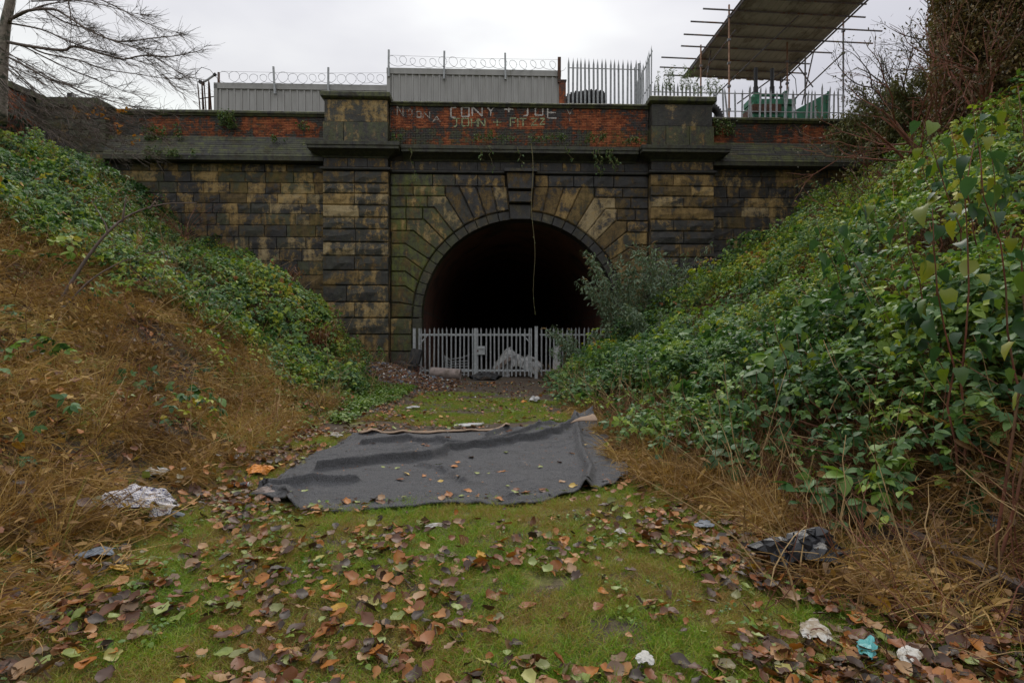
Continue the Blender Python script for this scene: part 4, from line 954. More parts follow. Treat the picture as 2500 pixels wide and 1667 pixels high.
def bramble_spray(seed, nodes=9, L=.55, ls=1.0, asp=1.0):
    """one arching cane carrying leaves of three or five leaflets"""
    random.seed(seed); b = MB(); pts = []; h = random.uniform(.12, .3)
    for i in range(nodes+1):
        t = i/nodes; pts.append(Vector((random.gauss(0, .02), t*L-.5*L, h*math.sin(math.pi*(.15+.8*t))+random.gauss(0, .012))))
    for i in range(1, nodes+1):
        side = 1 if i % 2 else -1; p = pts[i]; ya = side*random.uniform(.5, 1.4); ln = random.uniform(.05, .11)
        q = p+Vector((math.sin(ya)*ln, math.cos(ya)*ln, random.uniform(.0, .05))); tt = random.random(); sz = random.uniform(.7, 1.25)*ls
        for k in ((-1, 0, 1) if random.random() < .7 else (-1.5, -.75, 0, .75, 1.5)):
            an = -ya+k*1.05; b.leaf(TM(q, (random.gauss(-.12, .28), random.gauss(0, .3), an)), random.uniform(.062, .085)*sz*(1.1 if k == 0 else 1), .046*sz*asp, .22, random.uniform(.1, .5), (min(1, max(0, tt+random.gauss(0, .12))), 0, 0))
    me = b.mesh('bramble_spray', M['bramble'], smooth=True); return me
def cane_mesh(seed):
    random.seed(seed); b = MB()
    for k in range(4):
        p = Vector((random.gauss(0, .12), random.gauss(0, .12), -.05)); a = random.uniform(0, 6.28); L = random.uniform(.6, 1.5); dx = math.cos(a)*random.uniform(.1, .8); dy = math.sin(a)*random.uniform(.1, .8); pts = []
        for i in range(6):
            t = i/5; pts.append(p+Vector((dx*t*L+random.gauss(0, .02), dy*t*L+random.gauss(0, .02), L*(t-.35*t*t*abs(dx+dy)))))
        b.tube(pts, [random.uniform(.004, .009)*(1-.6*i/5) for i in range(6)], 3, cap=False)
    return b
def grass_tuft(seed, nb, hmin, hmax, w, spread, flop, mat, name):
    random.seed(seed); b = MB()
    for k in range(nb):
        a = random.uniform(0, 6.28); r0 = spread*math.sqrt(random.random()); h = random.uniform(hmin, hmax); p = Vector((r0*math.cos(a), r0*math.sin(a), -.01)); a2 = a+random.gauss(0, .9); fl = flop*random.uniform(.3, 1.2); pts = []
        for i in range(5):
            t = i/4; pts.append(p+Vector((math.cos(a2)*h*fl*t*t*1.1+random.gauss(0, .006), math.sin(a2)*h*fl*t*t*1.1+random.gauss(0, .006), h*(t-.55*fl*t*t))))
        b.ribbon(pts, w*random.uniform(.7, 1.3), (random.random(), 0, 0))
    return b.mesh(name, M[mat])
def litter_leaf(seed, mat):
    random.seed(seed); b = MB(); L = random.uniform(.075, .11); W = L*random.uniform(.62, .85); n1 = 7; vs = []; rowz = random.uniform(.05, .4); tw = random.gauss(0, .4); fs = []
    for i in range(n1):
        t = i/(n1-1); wd = W*.5*math.sin(math.pi*min(1, .06+t*.94)**.8)*(1 if 0 < i < n1-1 else .15); cz = .004+rowz*L*.35*(t-.5)**2*4*random.uniform(.8, 1.1)
        for k in (-1, -.5, 0, .5, 1):
            vs.append((k*wd+random.gauss(0, .001)*(i+1), (t-.5)*L, cz+abs(k)**1.6*wd*random.uniform(.05, .5)+tw*k*wd*(t-.5)+random.gauss(0, .0012)))
    for i in range(n1-1):
        for k in range(4): fs.append((i*5+k, i*5+k+1, (i+1)*5+k+1, (i+1)*5+k))
    b.add(vs, fs, (random.random(), 0, 0)); b.tube([(0, -L*.5, .01), (random.gauss(0, .01), -L*.5-.03, .012)], .0012, 3, (0.2, 0, 0))
    return b.mesh('fallen_leaf', M[mat], smooth=True)
SPR = protos('bramble_sprays', [('spray_%02d' % i, bramble_spray(100+i, random.Random(i).choice((7, 9, 11)), random.Random(i+50).uniform(.4, .7))) for i in range(8)]+[('spray_%02d' % (8+i), bramble_spray(150+i, (12, 8, 14, 7)[i], (.6, .5, .5, .75)[i], (.55, 1.5, .7, 1.25)[i], (1, 1.1, .5, .85)[i])) for i in range(4)])
CAN = protos('bramble_canes', [('cane_%02d' % i, cane_mesh(200+i).mesh('cane', M['cane'])) for i in range(5)]+[('cane_%02d' % i, cane_mesh(200+i).mesh('cane', M['dry_stem'])) for i in range(5, 10)])
def mat_tuft(seed):
    """flattened withered grass: long blades lying across each other, a few still up"""
    random.seed(seed); b = MB(); main = random.uniform(0, 6.28)
    for k in range(42):
        up = random.random() < .28; a = main+random.gauss(0, .7) if random.random() < .6 else random.uniform(0, 6.28); L = random.uniform(.2, .55); p = Vector((random.gauss(0, .11), random.gauss(0, .11), random.uniform(0, .07))); pts = [p]; q = p; el = random.uniform(.5, 1.3) if up else random.uniform(.05, .7); bend = random.uniform(.2, .6)
        for i in range(5):
            a += random.gauss(0, .22); el -= bend*random.uniform(.5, 1.3)*(.7 if up else 1); el = max(el, -.5); q = q+Vector((math.cos(a)*math.cos(el), math.sin(a)*math.cos(el), math.sin(el)))*L/5; q.z = max(q.z, .005); pts.append(q.copy())
        b.ribbon(pts, random.uniform(.0025, .0085), (random.random(), 0, 0))
    for k in range(7):
        b.leaf(TM((random.gauss(0, .15), random.gauss(0, .15), random.uniform(.02, .14)), (random.gauss(0, .7), random.gauss(0, .7), random.uniform(0, 6.28))), random.uniform(.04, .09), random.uniform(.025, .05), .4, random.uniform(.2, 1.2), (random.choice((0, .1, .15, .6)), 0, 0))
    return b.mesh('dry_tuft', M['dry'])
DRY = protos('dry_grass_tufts', [('tuft_%02d' % i, mat_tuft(300+i)) for i in range(9)])
GRS = protos('grass_tufts', [('turf_%02d' % i, grass_tuft(400+i, 30, .025, .088, .0032, .06, .75, 'grass', 'grass_tuft')) for i in range(6)])
LTR = protos('leaf_litter', [('leaf_%02d' % i, litter_leaf(500+i, 'litter_i')) for i in range(12)])
def weed(seed):
    random.seed(seed); b = MB()
    for k in range(9):
        a = random.uniform(0, 6.28); r0 = random.uniform(.01, .07)
        b.leaf(TM((r0*math.cos(a), r0*math.sin(a), random.uniform(.012, .05)), (random.gauss(.15, .25), random.gauss(0, .25), a-math.pi/2), 1), random.uniform(.025, .05), random.uniform(.022, .04), .2, .3, (random.random(), 0, 0))
    return b.mesh('weed', M['ground_leaf'], smooth=True)
WED = protos('low_weeds', [('weed_%02d' % i, weed(600+i)) for i in range(5)])
random.seed(11)
def nz(X, Y, s=1.0): return (np.sin(X*1.3*s+Y*.7*s)+np.sin(Y*1.9*s-X*.6*s+2)+np.sin(X*2.7*s+1)*np.sin(Y*2.3*s))/3
def slope_rot(X, Y, k=.6):
    e_ = .15; gx_ = (hgt(X+e_, Y)-hgt(X-e_, Y))/(2*e_); gy_ = (hgt(X, Y+e_)-hgt(X, Y-e_))/(2*e_); return np.arctan(gy_)*k, -np.arctan(gx_)*k
def put(name, coll, X, Y, dz, npro, T, smin, smax, tilt=.25, **kw):
    n_ = len(X); rx, ry = slope_rot(X, Y); P = np.stack([X, Y, hgt(X, Y)+dz], 1)
    # yaw about the vertical first, then lean with the ground
    yaw = U(0, 6.283, n_); ROT = np.zeros((n_, 3))
    for i in range(n_):
        m = Euler((rx[i]+random.gauss(0, tilt), ry[i]+random.gauss(0, tilt), 0)).to_matrix() @ Matrix.Rotation(yaw[i], 3, 'Z'); e_ = m.to_euler(); ROT[i] = (e_.x, e_.y, e_.z)
    return scatter(name, coll, P, ROT, U(smin, smax, n_), RNG.integers(0, npro, n_), np.clip(T, 0, 1), **kw)
def foot_dist(X, Y): return -X-footL(Y)

# --- left bank: brambles above and behind, dry grass below
n_ = 21000; X = -U(3.8, 20.5, n_); Y = U(3.5, 25.0, n_); d_ = foot_dist(X, Y); Zg = hgt(X, Y)
line = 12.0+.8*nz(X, Y, .9)-np.clip((Zg-1.0)*1.25, 0, 5.5)
green = ((Y > line) | (RNG.random(n_) < .045)) & (d_ > -.5+.7*(Y < 15)) & ~((X > -7.2) & (Y > 17.5) & (d_ < .7)) & (nz(X, Y, .8) > -.45)
sel = green; X, Y, Zg = X[sel], Y[sel], Zg[sel]; mnd = np.clip(.5+.9*nz(X, Y, 1.1)+.4*nz(X, Y, 2.7), 0, 1.5)
put('left_bramble_cover', SPR, X, Y, U(.0, .15, len(X))+mnd*U(.0, .5, len(X)), 12, .38+.22*nz(X, Y, .5)+RNG.normal(0, .17, len(X))+.4*(RNG.random(len(X)) > .965), .7, 1.35, .45,
    label='green bramble thicket covering the upper left bank', cat='brambles')
n_ = 9000; X = -U(3.2, 8.2, n_); Y = U(10.5, 24.5, n_); k_ = (foot_dist(X, Y) > -1.9) & (foot_dist(X, Y) < 1.2) & (Y < 19.5) & (Y > 11+.6*nz(X, Y))
put('left_low_weeds', WED, X[k_], Y[k_], U(0, .05, k_.sum()), 5, U(.0, .9, k_.sum()), 1.0, 2.2, .3, label='low green weeds along the foot of the left bank', cat='weeds')
n_ = 7800; X = -U(2.2, 13.5, n_); Y = U(2.6, 14.5, n_); d_ = foot_dist(X, Y); Zg = hgt(X, Y); line = 12.4+.8*nz(X, Y, .9)-np.clip((Zg-1.0)*1.25, 0, 5.5)
k_ = (Y < line) & ((d_ > -.35) | ((Y < 5.6) & (d_ > -1.3+.28*(Y-3))))&(nz(X, Y, 1.7)+.35*nz(X, Y, 4.1) > -.32)
X, Y = X[k_], Y[k_]; put('left_dry_grass', DRY, X, Y, U(-.03, .10, len(X)), 9, .54+.22*nz(X, Y, 1.4)+RNG.normal(0, .18, len(X)), .55, 1.3, .4, label='withered tan grass on the lower left bank', cat='dry grass')
n_ = 1100; X = -U(3.6, 17, n_); Y = U(5, 24, n_); put('left_dead_stems', CAN, X, Y, 0, 10, U(0, 1, n_), .5, 1.05, .5, label='dead stems and canes sticking out of the left bank', cat='stems')
# --- right bank
n_ = 15500; X = U(1.9, 20, n_); Y = U(3.0, 25.1, n_); fr = np.interp(Y, [0, 6, 8, 12, 17, 22, 25], [3.9, 3.0, 2.35, 1.75, 1.45, 1.7, 2.4]); k_ = (X > fr+.45*nz(X, Y, 1.5)) | ((X > fr-.9) & (RNG.random(n_) < .16)); X, Y, fr = X[k_], Y[k_], fr[k_]
hv = np.clip((X-fr)*.8, .12, 1.15)*np.clip(.85+.9*nz(X, Y, 1.0)+.35*nz(X, Y, 2.6), .12, 1.7); low = U(0, 1, len(X))**.6
edge_ = np.clip(1-(X-fr)/2.6, 0, 1); keep = ((low > .45) | (RNG.random(len(X)) < .3)) & (RNG.random(len(X)) > .55*edge_) & (nz(X, Y, 1.2)+.4*nz(X, Y, 3.3) > -.27+.25*edge_); X, Y, fr, hv, low = (q[keep] for q in (X, Y, fr, hv, low))
put('right_bramble_cover', SPR, X, Y, .05+hv*low, 12, .36+.24*nz(X, Y, .6)+.16*np.clip((X-4)/6, 0, 1)+RNG.normal(0, .17, len(X))+.4*(RNG.random(len(X)) > .975), .7, 1.45, .45,
    label='green bramble thicket covering the right bank', cat='brambles')
n_ = 2500; X = U(1.2, 7.5, n_); Y = U(2.6, 22, n_); fr = np.interp(Y, [0, 6, 8, 12, 17, 22, 25], [2.5, 2.3, 1.9, 1.5, 1.4, 1.7, 2.3]); k_ = (X > fr) | (RNG.random(n_) < .12); X, Y = X[k_], Y[k_]
k_ = ~((np.abs(X-2.9) < .45) & (Y < 5.6) & (RNG.random(len(X)) < .8)); X, Y = X[k_], Y[k_]
put('right_bramble_canes', CAN, X, Y, 0, 10, U(0, 1, len(X)), .45, 1.0, .35, label='red and tan bramble canes under the right thicket', cat='canes')
n_ = 3600; X = U(1.1, 5.2, n_); Y = U(2.9, 15.5, n_); fr = np.interp(Y, [0, 4, 6, 9, 13, 16], [2.3, 2.0, 1.5, 1.4, 1.5, 1.7]); k_ = (X > fr+.3*nz(X, Y, 1.6)) & ((X < 3.9) | (Y < 11)) & ~((np.abs(X-2.85) < .5) & (Y < 5.9) & (RNG.random(n_) < .85)) & (nz(X, Y, 2.3)+.4*nz(X, Y, 5) > -.25); X, Y = X[k_], Y[k_]
put('right_dry_grass', DRY, X, Y, U(-.03, .10, len(X)), 9, .45+.25*nz(X, Y, 1.4)+RNG.normal(0, .17, len(X)), .5, 1.15, .4, label='withered tan grass at the foot of the right thicket', cat='dry grass')
n_ = 6500; X = U(1.6, 15, n_); Y = U(3.2, 23, n_); fr = np.interp(Y, [0, 6, 8, 12, 17, 22, 25], [2.9, 2.5, 2.1, 1.6, 1.4, 1.7, 2.3]); k_ = (X > fr) & ((X < fr+3.2) | (nz(X, Y, 1.2)+.4*nz(X, Y, 3.3) < 0)); X, Y, fr = X[k_], Y[k_], fr[k_]
put('right_dead_tangle', DRY, X, Y, np.clip((X-fr)*.5, .05, .62)*U(.3, 1.05, len(X)), 9, .17+.2*nz(X, Y, 1.1)+RNG.normal(0, .13, len(X)), .7, 1.4, .7, label='brown dead tangle showing through the right thicket', cat='dead stems')
n_ = 2000; X = -U(4.5, 16, n_); Y = U(8, 24, n_); k_ = (nz(X, Y, 1.3) > -.1) & (foot_dist(X, Y) > .2); X, Y = X[k_], Y[k_]
put('left_dead_tangle', DRY, X, Y, U(.05, .5, len(X)), 9, .42+.2*nz(X, Y, 1.1)+RNG.normal(0, .15, len(X)), .6, 1.3, .7, label='straw coloured dead stems among the left brambles', cat='dead stems')
n_ = 5200; X = U(1.3, 6.0, n_); Y = U(3.4, 21, n_); fr = np.interp(Y, [0, 4, 6, 8, 12, 17, 22, 25], [3.1, 3.0, 2.3, 1.9, 1.45, 1.3, 1.5, 2.2]); k_ = (X > fr) & (X < fr+2.8) & (nz(X, Y, 1.7)+.7*nz(X, Y, 3.9) > .14-.25*(X > fr+1)); X, Y, fr = X[k_], Y[k_], fr[k_]
put('right_front_brambles', SPR, X, Y, np.clip((X-fr)*.72+.12, .1, 1.15)*U(.55, 1.1, len(X)), 12, .30+.16*nz(X, Y, .9)+RNG.normal(0, .13, len(X)), .75, 1.4, .45, label='loose bramble sprays hanging over the brown tangle at the foot of the right bank', cat='brambles')
n_ = 340; X = U(2.2, 4.2, n_); Y = U(2.7, 6.5, n_); k_ = ~((np.abs(X-2.9) < .4) & (RNG.random(n_) < .7)); X, Y = X[k_], Y[k_]; n_ = len(X); put('right_foreground_stems', CAN, X, Y, 0, 10, U(0, 1, n_), .35, .85, .55, label='thin dry stems crossing over the old rail at the lower right', cat='stems')
TAL = protos('tall_straw_tufts', [('straw_%02d' % i, grass_tuft(1200+i, 34, .35, .85, .0055, .09, .55, 'dry', 'straw_tuft')) for i in range(5)])
n_ = 2600; X = -U(3.2, 15, n_); Y = U(3.0, 24, n_); line = 12.4-np.clip((hgt(X, Y)-1.0)*1.25, 0, 5.5); k_ = (nz(X, Y, 2.4)+.6*nz(X, Y, 5.1) > .22) & (foot_dist(X, Y) > -.5) & ((Y < line) | (RNG.random(n_) < .22)); X, Y = X[k_], Y[k_]
put('left_straw_clumps', TAL, X, Y, -.02, 5, .66+.15*nz(X, Y, 1.4)+RNG.normal(0, .14, len(X)), .5, 1.15, .3, label='taller straw coloured grass clumps on the left bank', cat='dry grass')
n_ = 1500; X = U(1.3, 5, n_); Y = U(3.2, 16, n_); fr = np.interp(Y, [0, 4, 6, 9, 13, 16], [2.6, 2.3, 1.7, 1.5, 1.5, 1.7]); k_ = (X > fr) & (nz(X, Y, 2.4)+.6*nz(X, Y, 5.1) > .1) & ~((np.abs(X-2.85) < .45) & (Y < 5.9)); X, Y = X[k_], Y[k_]
put('right_straw_clumps', TAL, X, Y, -.02, 5, .48+.15*nz(X, Y, 1.4)+RNG.normal(0, .14, len(X)), .45, .95, .3, label='taller straw coloured grass clumps along the foot of the right thicket', cat='dry grass')
# upright leafy shoots that break the outline of both thickets
def shoot(seed):
    random.seed(seed); b = MB(); L = random.uniform(.5, 1.0); lx, ly = random.gauss(0, .18), random.gauss(0, .18); n1 = random.choice((8, 10, 13)); pts = [Vector((lx*t*t, ly*t*t, L*t)) for t in np.linspace(0, 1, 7)]
    b.tube(pts, [.005*(1-.7*i/6) for i in range(7)], 3, (.78, 0, 0), cap=False); big = random.choice((.8, 1.0, 1.35))
    for i in range(n1):
        t = .25+.75*i/n1; q = Vector((lx*t*t, ly*t*t, L*t)); a = i*2.4+random.gauss(0, .3); r_ = random.uniform(.03, .07); tt = random.random()
        for k in ((0,) if seed % 2 else (-1, 0, 1)):
            b.leaf(TM(q+Vector((math.cos(a)*r_, math.sin(a)*r_, .01)), (random.gauss(-.35, .25), random.gauss(0, .25), a-math.pi/2+k*.95)), .085*big*random.uniform(.7, 1.15), .05*big*random.uniform(.8, 1.1), .25, .45, (tt, 0, 0))
    return b.mesh('shoot', M['bramble'], smooth=True)
n_ = 900; X = U(2.5, 14, n_); Y = U(4, 24, n_); fr = np.interp(Y, [0, 6, 8, 12, 17, 22, 25], [3.9, 3.0, 2.35, 1.75, 1.45, 1.7, 2.4]); k_ = X > fr; put('right_upper_canes', CAN, X[k_], Y[k_], .35, 10, U(0, 1, k_.sum()), .5, .95, .35, label='red brown canes rising through the leaves of the right bank', cat='canes')
SHT = protos('leafy_shoots', [('shoot_%02d' % i, shoot(1000+i)) for i in range(8)])
n_ = 3000; X = U(2.2, 20, n_); Y = U(4.0, 25, n_); fr = np.interp(Y, [0, 6, 8, 12, 17, 22, 25], [3.9, 3.0, 2.35, 1.75, 1.45, 1.7, 2.4]); k_ = (X > fr+.5) & (nz(X, Y, 1.4) > -.35); X, Y, fr = X[k_], Y[k_], fr[k_]
put('right_leafy_shoots', SHT, X, Y, np.clip((X-fr)*.4, 0, .45), 8, .45+.2*nz(X, Y, .6)+.17*np.clip((X-4)/5, 0, 1)+RNG.normal(0, .1, len(X)), .7, 1.25, .3, label='upright leafy shoots standing out of the right thicket', cat='shoots')
n_ = 1300; X = -U(4.5, 19, n_); Y = U(9, 25, n_); k_ = (Y > 12.0-np.clip((hgt(X, Y)-1.0)*1.25, 0, 5.5)) & (foot_dist(X, Y) > -.2) & (nz(X, Y, 1.2) > -.2); X, Y = X[k_], Y[k_]
put('left_leafy_shoots', SHT, X, Y, .05, 8, .42+.2*nz(X, Y, .6)+RNG.normal(0, .12, len(X)), .6, 1.1, .35, label='upright leafy shoots standing out of the left thicket', cat='shoots')
# --- carpet footprint, used to keep plants off it
CQ = [(-2.74, 5.85), (-2.05, 5.38), (.72, 6.0), (1.30, 6.5), (1.50, 9.6), (1.1, 9.55), (-2.6, 9.6)]
def in_carpet(X, Y, m=0.0):
    ins = np.zeros(len(X), bool); cx_, cy_ = -.6, 7.6
    for i in range(len(CQ)):
        (x0, y0), (x1, y1) = CQ[i-1], CQ[i]
        x0, x1 = x0+(m if x0 > cx_ else -m), x1+(m if x1 > cx_ else -m); y0, y1 = y0+(m if y0 > cy_ else -m), y1+(m if y1 > cy_ else -m)
        c_ = ((y0 > Y) != (y1 > Y)) & (X < (x1-x0)*(Y-y0)/(y1-y0+1e-9)+x0); ins ^= c_
    return ins
n_ = 24000; X = U(-3.9, 3.6, n_); Y = 2.3+U(0, 1, n_)**1.4*10.5; k_ = ~in_carpet(X, Y, .03) & (nz(X, Y, 1.3)+.7*(Y < 5.8) > -.12+.1*(Y > 9.8))
k_ &= ~((Y > 9.6) & (Y < 10.9) & (X < .3)); X, Y = X[k_], Y[k_]
put('grass', GRS, X, Y, 0, 6, .50+.34*nz(X, Y, 1.9)+.15*nz(X, Y, 5)+RNG.normal(0, .2, len(X))+.2*np.clip((-X-1.6)/1.5, 0, 1), .75, 1.35, .2, label='short green grass growing between the fallen leaves on the path', cat='grass')
n_ = 2600; X = U(-2.8, 1.6, n_); Y = U(11, 17.5, n_); k_ = nz(X, Y, .9) > -.1; put('far_grass', GRS, X[k_], Y[k_], 0, 6, U(.1, .7, k_.sum()), .9, 1.7, .2, label='patchy green grass on the path beyond the carpet', cat='grass')
n_ = 800; X = U(-3.6, 2.8, n_); Y = U(2.3, 5.6, n_); k_ = (nz(X, Y, 2.1) > .3) | ((X < -1.9) & (RNG.random(n_) < .6)); put('clover', WED, X[k_], Y[k_], .005, 5, U(.0, 1, k_.sum()), .4, 1.25, .25, label='small clover like weeds in the near grass', cat='weeds')
# --- leaf litter: the nearest leaves one by one, the rest as one mass
LM = [litter_leaf(500+i, 'litter') for i in range(12)]
random.seed(21); cnt = 0; used = []
while cnt < 300:
    y = 2.55+random.random()**1.3*2.2; x = random.uniform(-.93, .93)*y*.97
    if abs(x) > 3.4 or any((x-a)**2+(y-c)**2 < .006 for a, c in used[-60:]) or (random.random() > .55+.9*float(nz(np.array(x), np.array(y), 1.5))+.35*(abs(x) > 1.2)): continue
    used.append((x, y)); link('fallen_leaf', random.choice(LM), GROUND, (x, y, hz(x, y)+random.uniform(.03, .07)), (random.gauss(0, .28), random.gauss(0, .28), random.uniform(0, 6.28)), random.uniform(.5, 1.15)); cnt += 1
n_ = 64000; X = U(-8.5, 4.6, n_); Y = 2.3+U(0, 1, n_)**2.0*20; w_ = np.where(X < -2.2, 1.0, np.where(X > 1.2, 1.0, .40))*np.clip(.62+1.2*nz(X, Y, 1.5)+.7*nz(X, Y, 4), .06, 1)*np.where(Y > 10, .6, 1); k_ = (RNG.random(n_) < w_) & ~in_carpet(X, Y, -.02) & (foot_dist(X, Y) < 3.4); X, Y = X[k_], Y[k_]
put('leaf_litter', LTR, X, Y, U(.02, .065, len(X)), 12, U(0, .93, len(X))**1.25+.0, .35, 1.2, .38, label='brown and orange fallen leaves strewn over the path and banks', cat='leaf litter')
n_ = 4200; X = -U(3.0, 12.5, n_); Y = U(3.6, 14, n_); k_ = (foot_dist(X, Y) > -.6) & (nz(X, Y, 1.9)+.5*nz(X, Y, 5) > -.2); put('left_bank_litter', LTR, X[k_], Y[k_], U(.03, .26, k_.sum()), 12, U(0, .97, k_.sum())**1.2, .6, 1.25, .5, label='fallen leaves caught in the withered grass of the left bank', cat='leaf litter')
n_ = 1500; X = -U(3.4, 12, n_); Y = U(3.6, 13, n_); k_ = (foot_dist(X, Y) > -.4) & (nz(X, Y, 1.1) > .1); put('left_bank_weeds', WED, X[k_], Y[k_], U(.0, .16, k_.sum()), 5, U(.1, 1, k_.sum()), 1.0, 2.0, .4, label='small green weeds in the withered grass of the left bank', cat='weeds')
n_ = 2600; X = RNG.normal(-4.3, 1.0, n_); Y = RNG.normal(21.2, 1.8, n_); k_ = (Y < 24.2) & (X < -1.8) & (X > -7)
def chip(seed, mat):
    random.seed(seed); b = MB(); b.box((0, 0, .02), (random.uniform(.06, .2), random.uniform(.04, .12), random.uniform(.01, .05)), rz=random.uniform(0, 3)); return b.mesh('chip', M[mat])
RUB = protos('rubble_bits', [('bit_%02d' % i, chip(700+i, m)) for i, m in enumerate(('paper', 'timber', 'timber', 'brick', 'slate', 'timber', 'rust', 'timber', 'rust', 'rust'))])
put('rubbish_heap', RUB, X[k_], Y[k_], U(0, .05, k_.sum()), 10, U(0, 1, k_.sum()), .35, 1.1, .5, label='heap of leaves, chips and rubbish spilling down left of the gate', cat='rubbish')
n_ = 420; X = U(-3.2, 2.0, n_); Y = U(9.8, 22.5, n_); k_ = ~in_carpet(X, Y, .1); put('scattered_litter', RUB, X[k_], Y[k_], 0, 10, U(0, 1, k_.sum()), .25, .75, .3, label='small bits of litter trodden into the mud before the gate', cat='litter')
random.seed(31)
# ------------------------------------------------------------------ the carpet
def ridge(px_pts, h, w): return ([ground_at(px, py, .03).xy for px, py in px_pts], h, w)
RID = [ridge([(885, 1094), (1000, 1086), (1150, 1088), (1230, 1073), (1310, 1053), (1400, 1035)], .085, .034), ridge([(780, 1147), (880, 1141), (930, 1131), (1050, 1125), (1095, 1108), (1170, 1095), (1250, 1083), (1360, 1066), (1410, 1045)], .12, .040),
       ridge([(640, 1192), (720, 1181), (870, 1181)], .085, .042), ridge([(1405, 1040), (1418, 1110), (1440, 1160), (1428, 1205)], .12, .055), ridge([(1030, 1140), (1100, 1155), (1130, 1182)], .06, .05), ridge([(705, 1243), (716, 1216), (690, 1202), (660, 1199)], .08, .07),
       ridge([(1215, 1190), (1250, 1225)], .05, .05), ridge([(1190, 1068), (1250, 1050), (1300, 1046)], .08, .05), ridge([(930, 1100), (1130, 1112), (1200, 1100)], .02, .12), ridge([(1290, 1090), (1340, 1130), (1330, 1190)], .022, .14), ridge([(850, 1215), (960, 1200), (1100, 1215)], .02, .12)]
def seg_d(px, py, a, c):
    dx, dy = c[0]-a[0], c[1]-a[1]; t = np.clip(((px-a[0])*dx+(py-a[1])*dy)/(dx*dx+dy*dy+1e-12), 0, 1); return np.hypot(px-a[0]-t*dx, py-a[1]-t*dy)
NU, NV = 200, 200; us = np.linspace(0, 1, NU); vv = np.linspace(0, 1, NV); UU, VV = np.meshgrid(us, vv)
near = [(590, 1213), (640, 1216), (690, 1222), (705, 1243), (760, 1251), (830, 1257), (900, 1256), (1000, 1249), (1100, 1239), (1190, 1235), (1262, 1238), (1330, 1228), (1385, 1215), (1425, 1203), (1490, 1192), (1528, 1178)]
far = [(868, 1066), (950, 1067), (1010, 1064), (1060, 1062), (1120, 1060), (1180, 1060), (1230, 1056), (1300, 1052), (1360, 1046), (1420, 1043), (1462, 1044)]
def polyint(pl, t):
    P_ = np.array([ground_at(px, py, .02)[:2] for px, py in pl]); s_ = np.concatenate([[0], np.cumsum(np.hypot(*np.diff(P_, axis=0).T))]); s_ /= s_[-1]; return np.stack([np.interp(t, s_, P_[:, 0]), np.interp(t, s_, P_[:, 1])], -1)
Nn, Ff = polyint(near, UU), polyint(far, UU); XY = Nn*(1-VV[..., None])+Ff*VV[..., None]
XX, YY = XY[..., 0], XY[..., 1]
XX = XX+.05*np.sin(VV*9+1)*(UU < .02)+.07*np.sin(VV*11)*np.clip((UU-.93)/.07, 0, 1); ZZ = np.zeros_like(XX)
for pts, h_, w_ in RID:
    dd = np.min([seg_d(XX, YY, pts[i], pts[i+1]) for i in range(len(pts)-1)], axis=0); prof = np.exp(-(dd/w_)**2); ZZ = np.maximum(ZZ, h_*prof)+.12*h_*np.exp(-(dd/(w_*2.5))**2)
YY = YY-.42*ZZ*(VV > .03)*(VV < .97); wr = np.abs(np.sin(XX*5.1+YY*3.0+2*nz(XX, YY, 1.6)))**6+np.abs(np.sin(XX*2.2-YY*7.5+2.5*nz(XX, YY, 1.2)))**8; ZZ += .026*wr*np.clip(.6+nz(XX, YY, 1.9), 0, 1)+.012*nz(XX, YY, 3.1)+.008*nz(XX, YY, 7)+.003*RNG.normal(0, 1, XX.shape)
cf = np.clip(1-np.hypot(UU-1, (VV-1)*1.0)/.17, 0, 1); ZZ += .34*cf**1.5; YY = YY-.10*cf; XX = XX-.06*cf        # far right corner thrown up
rr_ = np.clip((UU-.86)/.14, 0, 1)*np.clip(1-VV*3.2, 0, 1); ZZ += .10*rr_*np.abs(np.sin(UU*60+VV*9))      # rumpled near right corner
ZZ += hgt(XX, YY)+.04
b = MB(); idx = np.arange(NU*NV).reshape(NV, NU); b.add(np.stack([XX, YY, ZZ], -1).reshape(-1, 3).tolist(), np.stack([idx[:-1, :-1].ravel(), idx[:-1, 1:].ravel(), idx[1:, 1:].ravel(), idx[1:, :-1].ravel()], 1).tolist())
n = NT('grey_carpet'); p = n.pos(); f = n.noise(p, 120, 3, .6); g = n.noise(p, 3, 6, .6)
c = n.ramp(f, [(.3, (.052, .052, .057)), (.7, (.185, .186, .196))]); c = n.mix(n.step(g, .5, .75), c, n.mix(1.0, c, (.78, .76, .74), 'MULTIPLY')); c = n.mix(n.math('MULTIPLY', n.step(n.noise(p, 7, 7, .7), .6, .72), .35), c, (.10, .085, .065))
n.col(c); n.rough(.98); n.bump(n.math('ADD', n.math('ADD', f, n.math('MULTIPLY', n.noise(p, 30, 4), .8)), n.math('MULTIPLY', n.noise(p, 7, 5, .6, .8), 3.0)), 1.0, .022); M['carpet'] = n.m
n = NT('carpet_backing'); n.col((.30, .215, .155)); n.rough(.95); n.bump(n.noise(n.pos(), 60, 3), .3, .005); M['backing'] = n.m
CARPET = empty('carpet', (-.6, 7.5, 0), label='grey carpet spread crumpled across the path with one corner thrown up', cat='carpet')
b.v = [(x+.6, y-7.5, z) for x, y, z in b.v]; pile_ = b.build('pile', M['carpet'], CARPET, smooth=True); md = pile_.modifiers.new('thickness', 'SOLIDIFY'); md.thickness = .016; md.offset = -1
